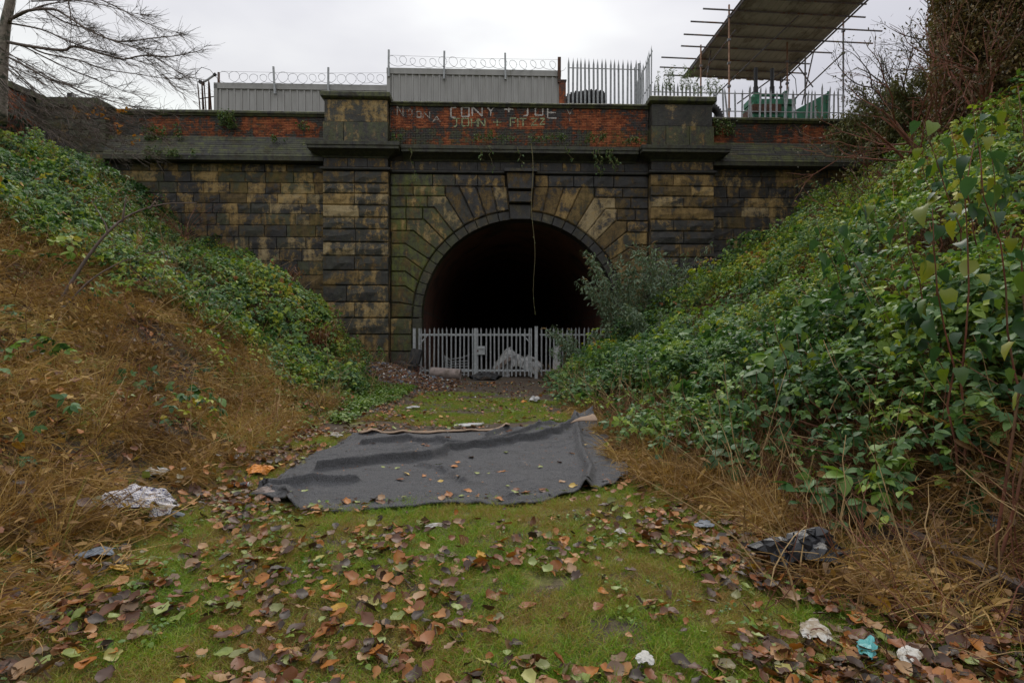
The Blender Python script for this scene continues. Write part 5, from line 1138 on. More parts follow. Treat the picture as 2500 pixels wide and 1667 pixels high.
# turned up edge showing the tan backing along the far side, and the flipped corner
def edge_strip(t0, t1, w, h, lab, n1=36):
    b = MB(); vs = []; fs = []
    for i in range(n1+1):
        t = t0+(t1-t0)*i/n1; q = polyint(far, np.array(t)); x, y = float(q[0]), float(q[1]); zz = float(np.interp(t, us, ZZ[-1])); ww = w*(.6+.5*math.sin(t*23+1)+.3*math.sin(t*51))+.02; wob = .09*math.sin(t*37)+.05*math.sin(t*91)
        vs += [(x+.6, y+.01-7.5, zz-.012), (x+.6, y+.035+wob*.4-7.5, zz+h*.7), (x+.6, y-.01-ww*.5-7.5, zz+h+.012), (x+.6, y-.02-ww-7.5, zz+h*.55+.008)]
    for i in range(n1):
        for k in range(3): fs.append((4*i+k, 4*(i+1)+k, 4*(i+1)+k+1, 4*i+k+1))
    b.add(vs, fs); o = b.build('turned_edge', M['backing'], CARPET, smooth=True, label=lab); md = o.modifiers.new('thickness', 'SOLIDIFY'); md.thickness = .01; return o
edge_strip(.02, .60, .085, .03, 'tan backing showing along the turned far edge')
b = MB(); vs = []; fs = []; C0 = at(1392, 1034, 9.5); C1 = at(1446, 1008, 9.55); C2 = at(1456, 1022, 9.45)
for i in range(9):
    for j in range(7):
        a, c_ = i/8, j/6; p_ = C0.lerp(C1, a).lerp(C0.lerp(C2, a), c_); z = p_.z+.03*math.sin(c_*3.1)*a+.02*math.sin(a*5)+random.gauss(0, .002)
        vs.append((p_.x+.6, p_.y-.16*c_*a-7.5, z))
for i in range(8):
    for j in range(6): fs.append((i*7+j, i*7+j+1, (i+1)*7+j+1, (i+1)*7+j))
b.add(vs, fs); o = b.build('flipped_corner', M['backing'], CARPET, smooth=True, label='flipped corner showing the tan underside'); md = o.modifiers.new('thickness', 'SOLIDIFY'); md.thickness = .014
rg_ = np.random.default_rng(91); n_ = 700; ii = rg_.integers(0, NU*NV, n_); ii = ii[rg_.random(n_) < np.clip(.5+nz(XX.ravel()[ii], YY.ravel()[ii], 2.2), .1, 1)]
scatter('carpet_crumbs', LTR, np.stack([XX.ravel()[ii], YY.ravel()[ii], ZZ.ravel()[ii]+.006], 1), rg_.normal(0, .25, (len(ii), 3))+np.stack([np.zeros(len(ii)), np.zeros(len(ii)), rg_.uniform(0, 6.28, len(ii))], 1), rg_.uniform(.10, .34, len(ii)), rg_.integers(0, 12, len(ii)), rg_.uniform(0, .75, len(ii)), label='tiny crumbs of leaf and dirt scattered over the carpet', cat='debris')
# leaves lying on the carpet
leafspots = [(1058, 1080, 'p'), (1033, 1092, 'o'), (1043, 1094, 'r'), (1093, 1072, 'o'), (912, 1098, 'r'), (995, 1118, 'g'), (1110, 1140, 'o'), (1118, 1133, 'o'), (1070, 1137, 'g'), (935, 1145, 'g'), (970, 1147, 'g'), (993, 1160, 'y'), (1035, 1161, 'o'), (1165, 1163, 'g'), (1193, 1157, 'g'), (1225, 1157, 'o'), (1050, 1176, 'r'), (1075, 1177, 'y'), (1120, 1178, 'p'), (1320, 1143, 'g'), (1372, 1176, 'p'), (1400, 1188, 'y'), (1237, 1193, 'g'), (1255, 1217, 'g'), (1220, 1225, 'o'), (1142, 1203, 'o'), (1127, 1217, 'g'), (1080, 1228, 'p'), (976, 1180, 'r'), (873, 1233, 'g'), (745, 1200, 'g'), (855, 1170, 'o'), (710, 1172, 'r'), (780, 1157, 'o'), (1395, 1110, 'o'), (1430, 1093, 'y'), (1365, 1130, 'r'), (1235, 1101, 'g'), (1150, 1115, 'p'), (1350, 1060, 'o')]
lcol = {'p': ('pale tan', .66), 'o': ('orange', .52), 'r': ('dark red brown', .25), 'g': ('pale green', .90), 'y': ('yellow ochre', .98)}
LMC = {}
for k_, (nm, f0) in lcol.items():
    n = NT('carpet_leaf_'+nm.replace(' ', '_')); t_ = n.noise(n.pos(), 30, 3); base = n.ramp(f0, LIT) ; n.col(n.mix(n.math('MULTIPLY', t_, .7), base, n.mix(1.0, base, (.6, .55, .5), 'MULTIPLY'))); n.rough(.55); LMC[k_] = n.m
lmesh = {}
for px, py, k_ in leafspots:
    q = ground_at(px, py, .04); j = int(np.argmin((XX-q.x)**2+(YY-q.y)**2)); z = float(ZZ.ravel()[j])
    key_ = (k_, random.randrange(4))
    if key_ not in lmesh:
        m_ = LM[key_[1]*3].copy(); m_.materials.clear(); m_.materials.append(LMC[k_]); lmesh[key_] = m_
    where = ('far edge' if q.y > 9.0 else 'far part' if q.y > 8.0 else 'middle' if q.y > 6.9 else 'near part' if q.y > 6.2 else 'near edge'), ('left' if q.x < -1.4 else 'left of centre' if q.x < -.75 else 'centre' if q.x < -.1 else 'right of centre' if q.x < .5 else 'right')
    where = ('far edge' if q.y > 9.0 else 'far part' if q.y > 8.0 else 'middle' if q.y > 6.9 else 'near part' if q.y > 6.2 else 'near edge'), ('left' if q.x < -1.4 else 'left of centre' if q.x < -.75 else 'centre' if q.x < -.1 else 'right of centre' if q.x < .5 else 'right')
    lo_ = link('carpet_leaf', lmesh[key_], None, (q.x, q.y, z+.006), (random.gauss(0, .15), random.gauss(0, .15), random.uniform(0, 6.28)), random.uniform(.65, 1.05), label='%s leaf on %s of carpet, %s' % (lcol[k_][0], where[0], where[1]), cat='leaf', group='fallen leaves on the carpet')

_by = {}
for o in COL.objects:
    if o.name.startswith('carpet_leaf'): _by.setdefault(o['label'], []).append(o)
for lab_, os_ in _by.items():
    if len(os_) == 2:
        a_, c_ = sorted(os_, key=lambda o: o.location.x); a_['label'] = lab_+', left one of two'; c_['label'] = lab_+', right one of two'
    elif len(os_) > 2:
        for o, w in zip(sorted(os_, key=lambda o: o.location.x), ('leftmost of three', 'middle one of three', 'rightmost of three')): o['label'] = lab_+', '+w
# ------------------------------------------------------------------ things lying about
n = NT('patterned_plastic'); p = n.objpos(); br = n.node('ShaderNodeTexBrick', Vector=n.scale(p, (1, 1, 1)), Color1=(.62, .60, .59, 1), Color2=(.66, .63, .61, 1), Mortar=(.10, .10, .22, 1), Scale=22.0); br.inputs['Mortar Size'].default_value = .035
n.col(n.mix(n.step(n.noise(p, 6, 5, .7), .56, .72), br.outputs[0], (.36, .24, .13))); n.rough(.5); n.bump(n.noise(p, 20, 4), .3, .01); M['pattern'] = n.m
q = ground_at(335, 1290); rest(crumple('patterned_bag', 'pattern', .62, .40, .30, 5, 20, 16, label='white plastic bag with a blue basket weave print, in the dry grass at the left', cat='bag'), q.x, q.y, .09, R(20))
q = ground_at(405, 1268); rest(crumple('grey_wrapper', 'slate', .26, .14, .06, 8, label='grey film scrap just right of the patterned bag', cat='wrapper'), q.x, q.y, .02, .4)
q = ground_at(378, 1205); rest(crumple('torn_card', 'paper', .26, .20, .10, 9, label='off white torn card among leaves above the patterned bag', cat='card'), q.x, q.y, .02, .4)
q = ground_at(632, 1162); rest(crumple('orange_bag', 'orange_plastic', .30, .24, .15, 12, label='crumpled orange plastic bag left of the carpet', cat='bag'), q.x, q.y, .02, .2)
q = ground_at(578, 1140); rest(crumple('grey_sheet_scrap', 'sheet', .26, .2, .06, 13, label='grey scrap of sheet behind the orange bag', cat='scrap'), q.x, q.y, .02, .9)
q = ground_at(655, 1212); rest(crumple('rag', 'concrete', .24, .16, .07, 14, label='pale rag at the near left corner of the carpet', cat='rag'), q.x, q.y, .05, .5)
q = ground_at(588, 1193); CAN_ = empty('drinks_can', (q.x, q.y, hz(q.x, q.y)+.06), R(10), label='crushed black drinks can with a red rim at the left tip of the carpet', cat='can'); CAN_.rotation_euler = (0, R(90), R(8))
def lathe(prof, n1=14, sx=1.0):
    b = MB(); vs = [(r*math.cos(6.2832*i/n1)*sx, r*math.sin(6.2832*i/n1), z) for r, z in prof for i in range(n1)]; m_ = len(prof)
    b.add(vs, [(j*n1+i, j*n1+(i+1) % n1, (j+1)*n1+(i+1) % n1, (j+1)*n1+i) for j in range(m_-1) for i in range(n1)]+[tuple(range(n1-1, -1, -1)), tuple((m_-1)*n1+i for i in range(n1))]); return b
lathe([(.026, -.085), (.033, -.075), (.033, -.02), (.024, .0), (.033, .03), (.033, .06)], sx=.8).build('can_body', M['black'], CAN_, smooth=True); lathe([(.0335, .061), (.0335, .072)], sx=.8).build('red_band', M['red'], CAN_); lathe([(.0335, .073), (.026, .085), (.024, .083)], sx=.8).build('can_top', M['galv'], CAN_); lathe([(.0335, -.073), (.0335, -.066)], sx=.8).build('yellow_band', M['yellow_leaf'], CAN_)
for px, py, mat, sx, sy, h, sd, nm, lab in (
    (1145, 1042, 'sheet', .62, .34, .05, 21, 'flat_scrap', 'flat dirty white scrap in the mud behind the carpet'), (640, 1080, 'paper', .16, .13, .10, 22, 'paper_scrap', 'white paper scrap in the dry grass left of the carpet'),
    (820, 1080, 'paper', .26, .16, .12, 23, 'plastic_scrap', 'pale plastic scrap at the far left corner of the carpet'), (1512, 1080, 'red', .16, .12, .10, 24, 'crisp_packet', 'red and white wrapper right of the carpet in the dry grass'),
    (1062, 1312, 'paper', .16, .06, .05, 25, 'tissue_scrap', 'white twist of tissue on the grass in front of the carpet'), (1305, 985, 'sheet', .5, .3, .25, 26, 'grey_bag', 'grey and white plastic bag at the foot of the right brambles beyond the carpet'),
    (1278, 990, 'orange_plastic', .18, .14, .1, 27, 'orange_scrap', 'small orange plastic scrap on the far path'), (1720, 1295, 'slate', .24, .16, .03, 28, 'slate_piece', 'blue grey slate fragment in the grass at the right'),
    (2010, 1245, 'blue_plastic', .16, .11, .09, 29, 'blue_can', 'blue and white crumpled can behind the rail'), (1990, 1555, 'paper', .26, .17, .07, 30, 'white_card', 'crumpled white card at the lower right among leaves'),
    (2120, 1600, 'blue_plastic', .26, .10, .05, 31, 'turquoise_wrapper', 'turquoise plastic wrapper at the bottom right'), (2220, 1625, 'paper', .24, .12, .05, 32, 'white_wrapper', 'white wrapper next to the turquoise plastic at the bottom right'),
    (1575, 1630, 'paper', .12, .10, .05, 33, 'white_tissue', 'white tissue on the leaves near the bottom centre right'), (1515, 1310, 'paper', .11, .09, .06, 34, 'printed_scrap', 'small printed scrap on the leaves in front of the carpet corner'), (2420, 1390, 'slate', .5, .18, .10, 35, 'ribbed_scrap', 'grey ribbed panel scrap beyond the rail'),
    (235, 1385, 'slate', .26, .2, .06, 36, 'grey_film', 'grey plastic film in the dry grass at the lower left'), (1010, 1003, 'sheet', .4, .2, .08, 37, 'pale_board_scrap', 'pale scrap beside the far mud path'), (1500, 760, None, 0, 0, 0, 0, '', '')):
    if mat is None: continue
    q = ground_at(px, py); rest(crumple(nm, mat, sx*.9, sy*.85, h*.6, sd, label=lab, cat=nm.split('_')[-1]), q.x, q.y, .055, random.uniform(0, 3))
q = ground_at(1985, 1395); BB = crumple('black_bag', 'plastic_black', .62, .36, .26, 41, 22, 16, label='torn black plastic bag on the leaves beside the rail', cat='bag'); rest(BB, q.x-.05, q.y, .08, R(-10))
q = at(1540, 765, 22.5); rest(crumple('white_bag', 'sheet', .9, .6, .35, 43, label='white plastic bag caught in the brambles right of the buddleia', cat='bag'), 4.9, 22.3, .9, .3)
# old rail lying along the right side
RA, RB = ground_at(1985, 1245), ground_at(2560, 1570); RL = empty('old_rail', ((RA+RB)/2), 0, label='rusty old rail lying along the foot of the right bank', cat='rail'); dv = (RB-RA).normalized(); RL.rotation_euler = (0, 0, math.atan2(dv.y, dv.x)); Lh = (RB-RA).length/2+.5
b = MB(); pr = [(-.065, 0), (.065, 0), (.065, .012), (.012, .028), (.010, .10), (.034, .112), (.036, .145), (.028, .152), (-.028, .152), (-.036, .145), (-.034, .112), (-.010, .10), (-.012, .028), (-.065, .012)]; k = len(pr)
vs = [(x, y, z) for x in (-Lh, Lh) for y, z in pr]; b.add(vs, [(i, k+i, k+(i+1) % k, (i+1) % k) for i in range(k)]+[tuple(range(k)), tuple(range(2*k-1, k-1, -1))]); b.build('rail_bar', M['rail'], RL)
for x in (-1.4, -.7, 0, .7): part_box('rail_support', RL, (x, 0, .02), (.12, .3, .05), 'rust')
RL.location.z = .10

# ------------------------------------------------------------------ bare tree at the left
TD = 18.0
TREE = empty('bare_tree', (at(2, 280, TD).x-.2, TD, 8.0), label='leafless tree at the far left with long drooping fine branches', cat='tree'); TO = Vector(TREE.location)
def px_line(pts, D0, D1, sc=3.92): return [at(x/sc, y/sc, D0+(D1-D0)*i/max(1, len(pts)-1)) for i, (x, y) in enumerate(pts)]
def smooth_pl(P, sub=4):
    out = []
    for i in range(len(P)-1):
        p0, p1, p2, p3 = P[max(0, i-1)], P[i], P[i+1], P[min(len(P)-1, i+2)]
        for k in range(sub):
            t = k/sub; out.append(.5*((2*p1)+(p2-p0)*t+(2*p0-5*p1+4*p2-p3)*t*t+(3*p1-p0-3*p2+p3)*t*t*t))
    out.append(P[-1]); return out
b = MB(); tr = smooth_pl([at(0, 300, TD), at(4, 160, TD), at(12, 70, TD), at(26, 0, TD), at(40, -120, TD), at(44, -300, TD)]); b.tube([p-TO for p in tr], [.19*(1-.55*i/(len(tr)-1)) for i in range(len(tr))], 10); b.build('trunk', M['bark'], TREE, smooth=True)
LIMB = [([(random.uniform(-80, 60), y0_), (random.uniform(180, 320), y0_+random.uniform(130, 210)), (random.uniform(480, 640), y0_+random.uniform(300, 400)), (random.uniform(850, 1000), y0_+random.uniform(400, 520)), (random.uniform(1150, 1450), y0_+random.uniform(430, 640))], .02, 17.2, random.uniform(16.8, 18.2)) for y0_ in (480, 560, 640, 700, 760, 830, 900, 980)]+[([(60, 250), (120, 180), (270, 110), (500, 95), (620, 150), (840, 290), (1080, 395), (1260, 400), (1440, 375), (1640, 355), (1740, 340)], .075, 18, 16.5), ([(20, 400), (280, 450), (600, 490), (680, 455), (800, 470), (1050, 545), (1190, 575), (1360, 540), (1600, 550), (1800, 520), (1950, 480)], .075, 18, 17),
        ([(280, 450), (430, 520), (740, 580), (1000, 670), (1300, 715), (1560, 755), (1880, 745)], .04, 18, 19), ([(30, 530), (260, 650), (470, 770), (600, 800), (800, 895), (1000, 955), (1200, 1010), (1400, 1060), (1750, 1110)], .05, 18, 17.5),
        ([(200, 440), (600, 640), (870, 750), (1100, 850), (1300, 910), (1500, 940)], .035, 18, 18.5), ([(90, 230), (400, 290), (600, 380), (820, 460), (1150, 545), (1400, 620), (1600, 760)], .04, 18, 17.2), ([(640, -60), (680, 200), (670, 460)], .03, 17.6, 17.8),
        ([(120, 190), (380, 70), (640, 20), (900, -10)], .045, 18, 17.5), ([(380, 75), (560, 190), (700, 245), (900, 300), (1100, 410), (1400, 470), (1700, 500)], .035, 17.8, 18.4), ([(10, 620), (200, 760), (420, 960), (700, 1150), (900, 1240), (1250, 1330)], .03, 18, 18.5), ([(20, 560), (300, 830), (560, 1010), (900, 1170), (1350, 1250), (1600, 1360)], .03, 18, 17.6),
        ([(-60, 420), (150, 560), (360, 680), (700, 900), (1000, 1090), (1350, 1180)], .03, 17.8, 18.6), ([(300, 20), (700, 10), (1000, 60), (1250, 130), (1500, 170)], .03, 17.8, 17), ([(500, -120), (900, -20), (1200, 120), (1450, 250), (1760, 330)], .04, 18, 18.5), ([(0, 900), (300, 1100), (620, 1300), (950, 1440), (1300, 1530)], .02, 17, 17.8),
        ([(1080, 395), (1300, 470), (1500, 560), (1700, 690), (1820, 740)], .018, 16.8, 16.9), ([(1360, 540), (1500, 650), (1640, 820), (1780, 920)], .015, 17, 17.2), ([(470, 770), (700, 1000), (900, 1060), (1250, 1120)], .02, 17.8, 17.6), ([(-40, 740), (200, 1010), (520, 1240), (800, 1340), (1150, 1370), (1420, 1460)], .022, 17, 17.4)]
tw = MB()
def twigs(line, r, depth, dens):
    n_t = max(2, int(len(line)*dens))
    for _ in range(n_t):
        i = random.randrange(1, len(line)-1) if len(line) > 2 else 0; p = line[i]; t = (line[min(i+1, len(line)-1)]-line[i-1]); t.normalize(); ax = t.cross(Vector((0, random.choice((-1, 1)), random.gauss(0, .6)))).normalized()
        dv = (Matrix.Rotation(random.choice((-1, 1))*R(random.uniform(18, 48)), 3, ax) @ t); dv = (dv+Vector((.12, random.gauss(0, .3), random.gauss(-.05, .25)))).normalized(); L = random.uniform(.4, 1.6)*((1-.65*i/len(line)) if depth == 0 else .4); pts = [p]; q = p.copy(); m_ = 6 if depth == 0 else 4
        for k in range(m_):
            dv = (dv+Vector((random.gauss(.03, .12), random.gauss(0, .12), random.gauss(.0, .12)))).normalized(); q = q+dv*L/m_; pts.append(q.copy())
        r0 = .0060 if depth == 0 else .0040
        tw.tube([v-TO for v in pts], [r0*(1-.75*k/m_)+.0016 for k in range(m_+1)], 3, cap=False)
        if depth < 1: twigs(pts, r0, depth+1, .9)
for pts, r, d0, d1 in LIMB:
    ln = smooth_pl(px_line(pts, d0, d1), 3); b = MB(); m_ = len(ln); b.tube([p-TO for p in ln], [.62*r*(1-.9*i/(m_-1))+.003 for i in range(m_)], 6); b.build('limb', M['twig'], TREE, smooth=True); twigs(ln, r*.5, 0, 1.6)
tw.build('twigs', M['twig'], TREE, kind='stuff')
yl = MB()
for cx_, cy_, nn, sp in ((920, 1040, 5, 40), (700, 1075, 4, 40), (1010, 1060, 4, 30), (980, 1130, 6, 45), (1130, 1085, 5, 35), (1200, 1070, 5, 40), (1110, 1200, 3, 25), (1130, 1285, 3, 25), (1290, 1370, 6, 40), (1310, 1300, 3, 25), (840, 1125, 3, 30), (890, 1095, 2, 15)):
    for _ in range(nn): yl.leaf(TM(at((cx_+random.gauss(0, sp*.6))/3.92, (cy_+random.gauss(0, sp*.3))/3.92, 17.5)-TO, (random.gauss(.9, .6), random.gauss(0, .6), random.uniform(0, 6.28))), random.uniform(.10, .16), random.uniform(.08, .12), .3, .4, (random.random(), 0, 0))
yl.build('last_leaves', M['yellow_leaf'], TREE, kind='stuff')

# ------------------------------------------------------------------ shrubs and climbing plants
def leafy_thing(name, label, cat, loc, stems, nleaf, lsize, mat, stemmat, radius=.004, leafw=.5, droop=.3, seed=0, group=None, tuft=.0, stemr=None):
    """stems: list of polylines (relative to loc); leaves scattered along them, joined as the thing's foliage"""
    E = empty(name, loc, label=label, cat=cat, group=group); rg = random.Random(seed); sb = MB(); lb = MB()
    for st in stems:
        r = stemr or radius; sb.tube(st, [r*(1-.7*i/(len(st)-1)) for i in range(len(st))], 4, cap=False)
        for _ in range(nleaf):
            i = rg.randrange(0, len(st)-1); t = rg.random(); p = Vector(st[i]).lerp(Vector(st[i+1]), t)+Vector((rg.gauss(0, tuft), rg.gauss(0, tuft), rg.gauss(0, tuft))); L = lsize*rg.uniform(.6, 1.25)
            lb.leaf(TM(p, (rg.gauss(-droop, .5), rg.gauss(0, .5), rg.uniform(0, 6.28))), L, L*leafw, .22, .4, (rg.random(), 0, 0))
    sb.build('stems', M[stemmat], E); lb.build('foliage', M[mat], E, kind='stuff', smooth=True); return E
def plume(E, p, d, L=.28, mat='cane'):
    b = MB(); pts = [Vector(p)]; dv = Vector(d).normalized()
    for k in range(6): dv = (dv+Vector((0, 0, -.22))).normalized(); pts.append(pts[-1]+dv*L/6)
    b.tube(pts, [.02, .03, .032, .03, .022, .014, .004], 5); b.build('flower_spike', M['spike'], E, smooth=True)
M['spike'] = simple('dry_flower_spike', (.16, .10, .035), .9, 0, .5, 30, None, .3)
for nm in ('shrub', 'ivy', 'ground_leaf'):
    pass
def foliage_local(name, src): 
    M[name] = foliage(name, src, .5, .25, .3, inst=None)
foliage_local('buddleia', [(0, (.10, .15, .09)), (.4, (.18, .25, .17)), (.75, (.24, .31, .22)), (1, (.28, .30, .10))])
foliage_local('wallweed', [(0, (.06, .11, .04)), (.5, (.12, .20, .07)), (.85, (.22, .25, .09)), (1, (.30, .18, .06))])
foliage_local('creeper', [(0, (.04, .035, .018)), (.45, (.085, .065, .03)), (.8, (.12, .085, .03)), (1, (.07, .10, .03))])
foliage_local('dark_ivy', [(0, (.015, .03, .018)), (.5, (.03, .055, .035)), (1, (.06, .085, .06))])
foliage_local('rusty', [(0, (.09, .035, .018)), (.5, (.16, .065, .028)), (1, (.22, .10, .04))])
foliage_local('hazy_shrub', [(0, (.09, .10, .045)), (.5, (.16, .17, .07)), (1, (.24, .20, .07))])
rg = random.Random(77)
def arching(n, spread, h0, h1, lean=(0, 0)):
    out = []
    for _ in range(n):
        a = rg.uniform(0, 6.28); r0 = rg.uniform(0, .25)*spread; h = rg.uniform(h0, h1); out.append([(r0*math.cos(a)+t*t*spread*math.cos(a)*rg.uniform(.85, 1.15)+lean[0]*t, r0*math.sin(a)+t*t*spread*math.sin(a)+lean[1]*t, h*(t-.12*t*t*t)) for t in (0, .2, .4, .6, .8, 1.0)])
    return out
for x, y, nst, sp, h0, h1, lab, sd in ((2.7, 22.2, 34, 1.1, 1.2, 2.5, 'lower buddleia bush hiding the right end of the gate', 1), (4.3, 22.6, 50, 1.4, 3.2, 5.4, 'tall grey green buddleia in front of the right side of the arch', 2), (5.0, 20.4, 34, 1.2, 1.2, 2.4, 'low buddleia growing out of the brambles in front of the tall one', 4), (6.2, 22.0, 36, 1.5, 2.0, 4.0, 'wide buddleia right of the arch against the right pilaster', 3)):
    z = hz(x, y); st = arching(nst, sp, h0, h1); E = leafy_thing('buddleia_bush', lab, 'bush', (x, y, z), st, 105, .18, 'buddleia', 'vine', .010, .30, .35, sd, tuft=.07)
    for s_ in st[::4]:
        d = Vector(s_[-1])-Vector(s_[-2]); plume(E, s_[-1], d, .3)
# weeds growing out of the masonry (thing by thing)
def wall_plant(px, py, yl, w, h, n, lab, mat='wallweed', ls=.09, hang=False, sd=0, lw=.55):
    u, z = onwall(px, py, yl); st = []; r_ = random.Random(sd)
    for _ in range(n):
        x = r_.uniform(-w, w)/2; dx = r_.gauss(0, .15); top = h*r_.uniform(.5, 1.0)*(-1 if hang else 1); st.append([(x, 0, 0), (x+dx*.5, -.08, top*.5+(.05 if hang else 0)), (x+dx, -.13, top)])
    loc = wall2world(u, yl-.03, z); return leafy_thing('wall_weed', lab, 'weed', loc, st, max(9, int(abs(h)*30)), ls, mat, 'vine', .005, lw, .3, sd, group='weeds growing from the masonry', tuft=.035)
for i, a in enumerate([(1178, 343, -.3, .9, .35, 9, 'weed tuft on the cornice left of the keystone line'), (1310, 345, -.3, .9, .22, 8, 'low green tuft on the cornice just right of centre'), (1365, 345, -.3, .7, .35, 8, 'weed on the cornice under the letter E'), (1450, 348, -.3, .9, .42, 10, 'leafy weed on the cornice right of centre'), (1545, 350, -.3, .8, .22, 12, 'bright green tuft at the right end of the central cornice'), (1240, 344, -.3, .8, .18, 6, 'brownish tuft on the cornice above the keystone'), (975, 345, -.2, .5, .45, 5, 'thin weed beside the left pier block'),
                       (400, 345, .05, 1.5, .75, 16, 'large leafy weed on the left wing parapet'), (420, 385, -.35, 2.2, .45, 22, 'bushy weed on the sloping ledge of the left wing wall'), (545, 310, .02, .4, .75, 8, 'tall narrow weed on the left wing brickwork'), (570, 315, .02, .4, .85, 9, 'second tall narrow weed on the left wing brickwork'), (755, 318, .02, .7, .35, 7, 'pale weed where the left wing meets the pier'), (690, 345, -.1, .9, .2, 6, 'small weed low on the left wing slope'), (1765, 330, .05, .9, .75, 14, 'yellowish weed beside the right pier on the right wing wall'), (1725, 230, .6, 1.1, .7, 14, 'willow like weed standing on the right pier cap'), (1650, 222, 2.4, 2.0, 1.25, 20, 'tall weeds tangled in the low palisade behind the right pier')]):
    wall_plant(*a[:6], a[6], sd=i+1, ls=.11 if i not in (14, 15) else .13, lw=.55 if i not in (14, 15) else .25)
for i, (px, py, ln, lab) in enumerate(((1000, 362, 1.5, 'dry trailing vine hanging below the left end of the central cornice'), (1165, 360, .6, 'short trailing vine left of the keystone'), (1190, 360, 1.1, 'thin trailing vine left of the keystone reaching the frieze'), (1262, 362, 1.0, 'looping vine hanging above the keystone'), (1380, 362, .6, 'reddish trailing vine right of the keystone'), (1455, 365, 1.3, 'leafy trailing vine on the right of the central cornice'), (1485, 365, 1.0, 'thick leafy vine hanging at the right of the central cornice'))):
    u, z = onwall(px, py, -.58); r_ = random.Random(i); st = [[(0, .3, .1), (.02, .0, .02)]+[(r_.gauss(0, .06)+.05*k, -.03, -ln*k/6) for k in range(1, 7)]]; 
    if i in (5, 6): st += [[(x+.12, y, z_*.7) for x, y, z_ in st[0]], [(x-.1, y, z_*.85) for x, y, z_ in st[0]]]
    leafy_thing('trailing_vine', lab, 'vine', wall2world(u, -.58, z), st, 16 if i < 5 else 40, .10, 'wallweed', 'vine', .008, .6, .5, i, group='vines hanging from the cornice', tuft=.03)
u, z = onwall(1297, 352, -.62); zt = onwall(1303, 770, -.62)[1]-z; st = [[(0, .5, .1), (0, 0, 0)]+[(.06*math.sin(k*.9)+.012*k, -.02, zt*k/14) for k in range(1, 15)]]; leafy_thing('long_vine', 'single long vine hanging in front of the dark tunnel mouth', 'vine', wall2world(u, -.62, z), st, 46, .06, 'wallweed', 'vine', .014, .6, .4, 5)
# bank plants: rusty bracken, dead shrub, elder branch
for x, y, nst, lab, sd, sp, h in ((-5.55, 16.0, 26, 'rust brown dead bracken at the foot of the left bank near the rubbish heap', 1, .5, 1.25), (-6.9, 17.2, 16, 'smaller rusty bracken behind the brambles on the left bank', 2, .5, 1.1)):
    leafy_thing('dead_bracken', lab, 'bracken', (x, y, hz(x, y)+.1), arching(nst, sp, .5, h), 20, .16, 'rusty', 'cane', .008, .22, .9, sd, tuft=.06)
for x, y, nst, lab, sd, sp, h in ((-12.4, 21.5, 26, 'orange brown twiggy shrub in front of the left wing wall', 3, 1.3, 2.0), (-10.6, 17.6, 12, 'dry reddish stems rising from the upper left brambles', 4, .8, 1.6)):
    leafy_thing('twiggy_shrub', lab, 'shrub', (x, y, hz(x, y)+.3), arching(nst, sp, 1.0, h), 14, .12, 'rusty', 'cane', .012, .10, .1, sd, tuft=.12)
EB = empty('bare_branch', ground_at(90, 838, .0), label='dark bare branch leaning out of the left bank in front of the brambles', cat='branch')
p0 = at(80, 838, 8.2); EB.location = p0; b = MB(); ln = smooth_pl([at(x, y, d_) for x, y, d_ in ((80, 845, 8.2), (130, 765, 8.3), (200, 650, 8.5), (260, 572, 8.6), (320, 525, 8.8), (400, 500, 9.0), (480, 497, 9.2))]); m_ = len(ln); b.tube([q-p0 for q in ln], [.034*(1-.85*i/(m_-1)) for i in range(m_)], 6); b.build('main_limb', M['twig'], EB, smooth=True)
for pl in ([(130, 790, 8.3), (210, 695, 8.5), (300, 640, 8.7), (400, 612, 8.9)], [(262, 570, 8.6), (255, 545, 8.6), (222, 490, 8.6)], [(298, 545, 8.7), (305, 500, 8.7), (308, 480, 8.7)], [(365, 512, 8.9), (380, 490, 8.9)]):
    b = MB(); ln = smooth_pl([at(*q) for q in pl]); b.tube([q-p0 for q in ln], [.018*(1-.8*i/(len(ln)-1)) for i in range(len(ln))], 5); b.build('side_branch', M['twig'], EB, smooth=True)
b = MB()
for _ in range(70):
    c_ = random.choice(((308, 480), (380, 488), (222, 490))); b.leaf(TM(at(c_[0]+random.gauss(0, 12), c_[1]+random.gauss(0, 9), 8.75)-p0, (random.uniform(-1, 1), random.uniform(-1, 1), random.uniform(0, 6))), .05, .02, .2, .4, (random.random(), 0, 0))
b.build('seed_heads', M['rusty'], EB, kind='stuff')
# --- upper right: creeper clad building corner, bare shrub, hanging bushes
BC = Vector((12.95, 17.1, 0)); BD = empty('brick_building', (12.95, 17.1, 6.5), R(-37), label='brick building corner at the upper right, clad in brown creeper', cat='building')
b = MB(); b.b2(0, 12, 0, 7.0, 0, 22, (.5, .4, .2)); b.build('wall', M['brick'], BD)
st = []
for _ in range(150):
    on_side = random.random() < .35; z0 = random.uniform(-1, 6); L = random.uniform(2, 7)
    if on_side: y0 = random.uniform(0, 1.2); st.append([(BC.x+.8*y0-.6*.25+random.gauss(0, .08)*k, BC.y-.6*y0-.8*.25, 7+z0+L*k/6) for k in range(7)])
    else: x0 = random.uniform(0, 4.5); o_ = .1+random.random()*.4; st.append([(BC.x+.8*x0-.6*o_+random.gauss(0, .12)*k, BC.y-.6*x0-.8*o_, 7+z0+L*k/6) for k in range(7)])
leafy_thing('creeper', 'brown half withered creeper covering the building at the upper right', 'creeper', (0, 0, 0), st, 120, .11, 'creeper', 'cane', .012, .5, .7, 6, tuft=.22)
CREEP = bpy.data.objects['creeper']
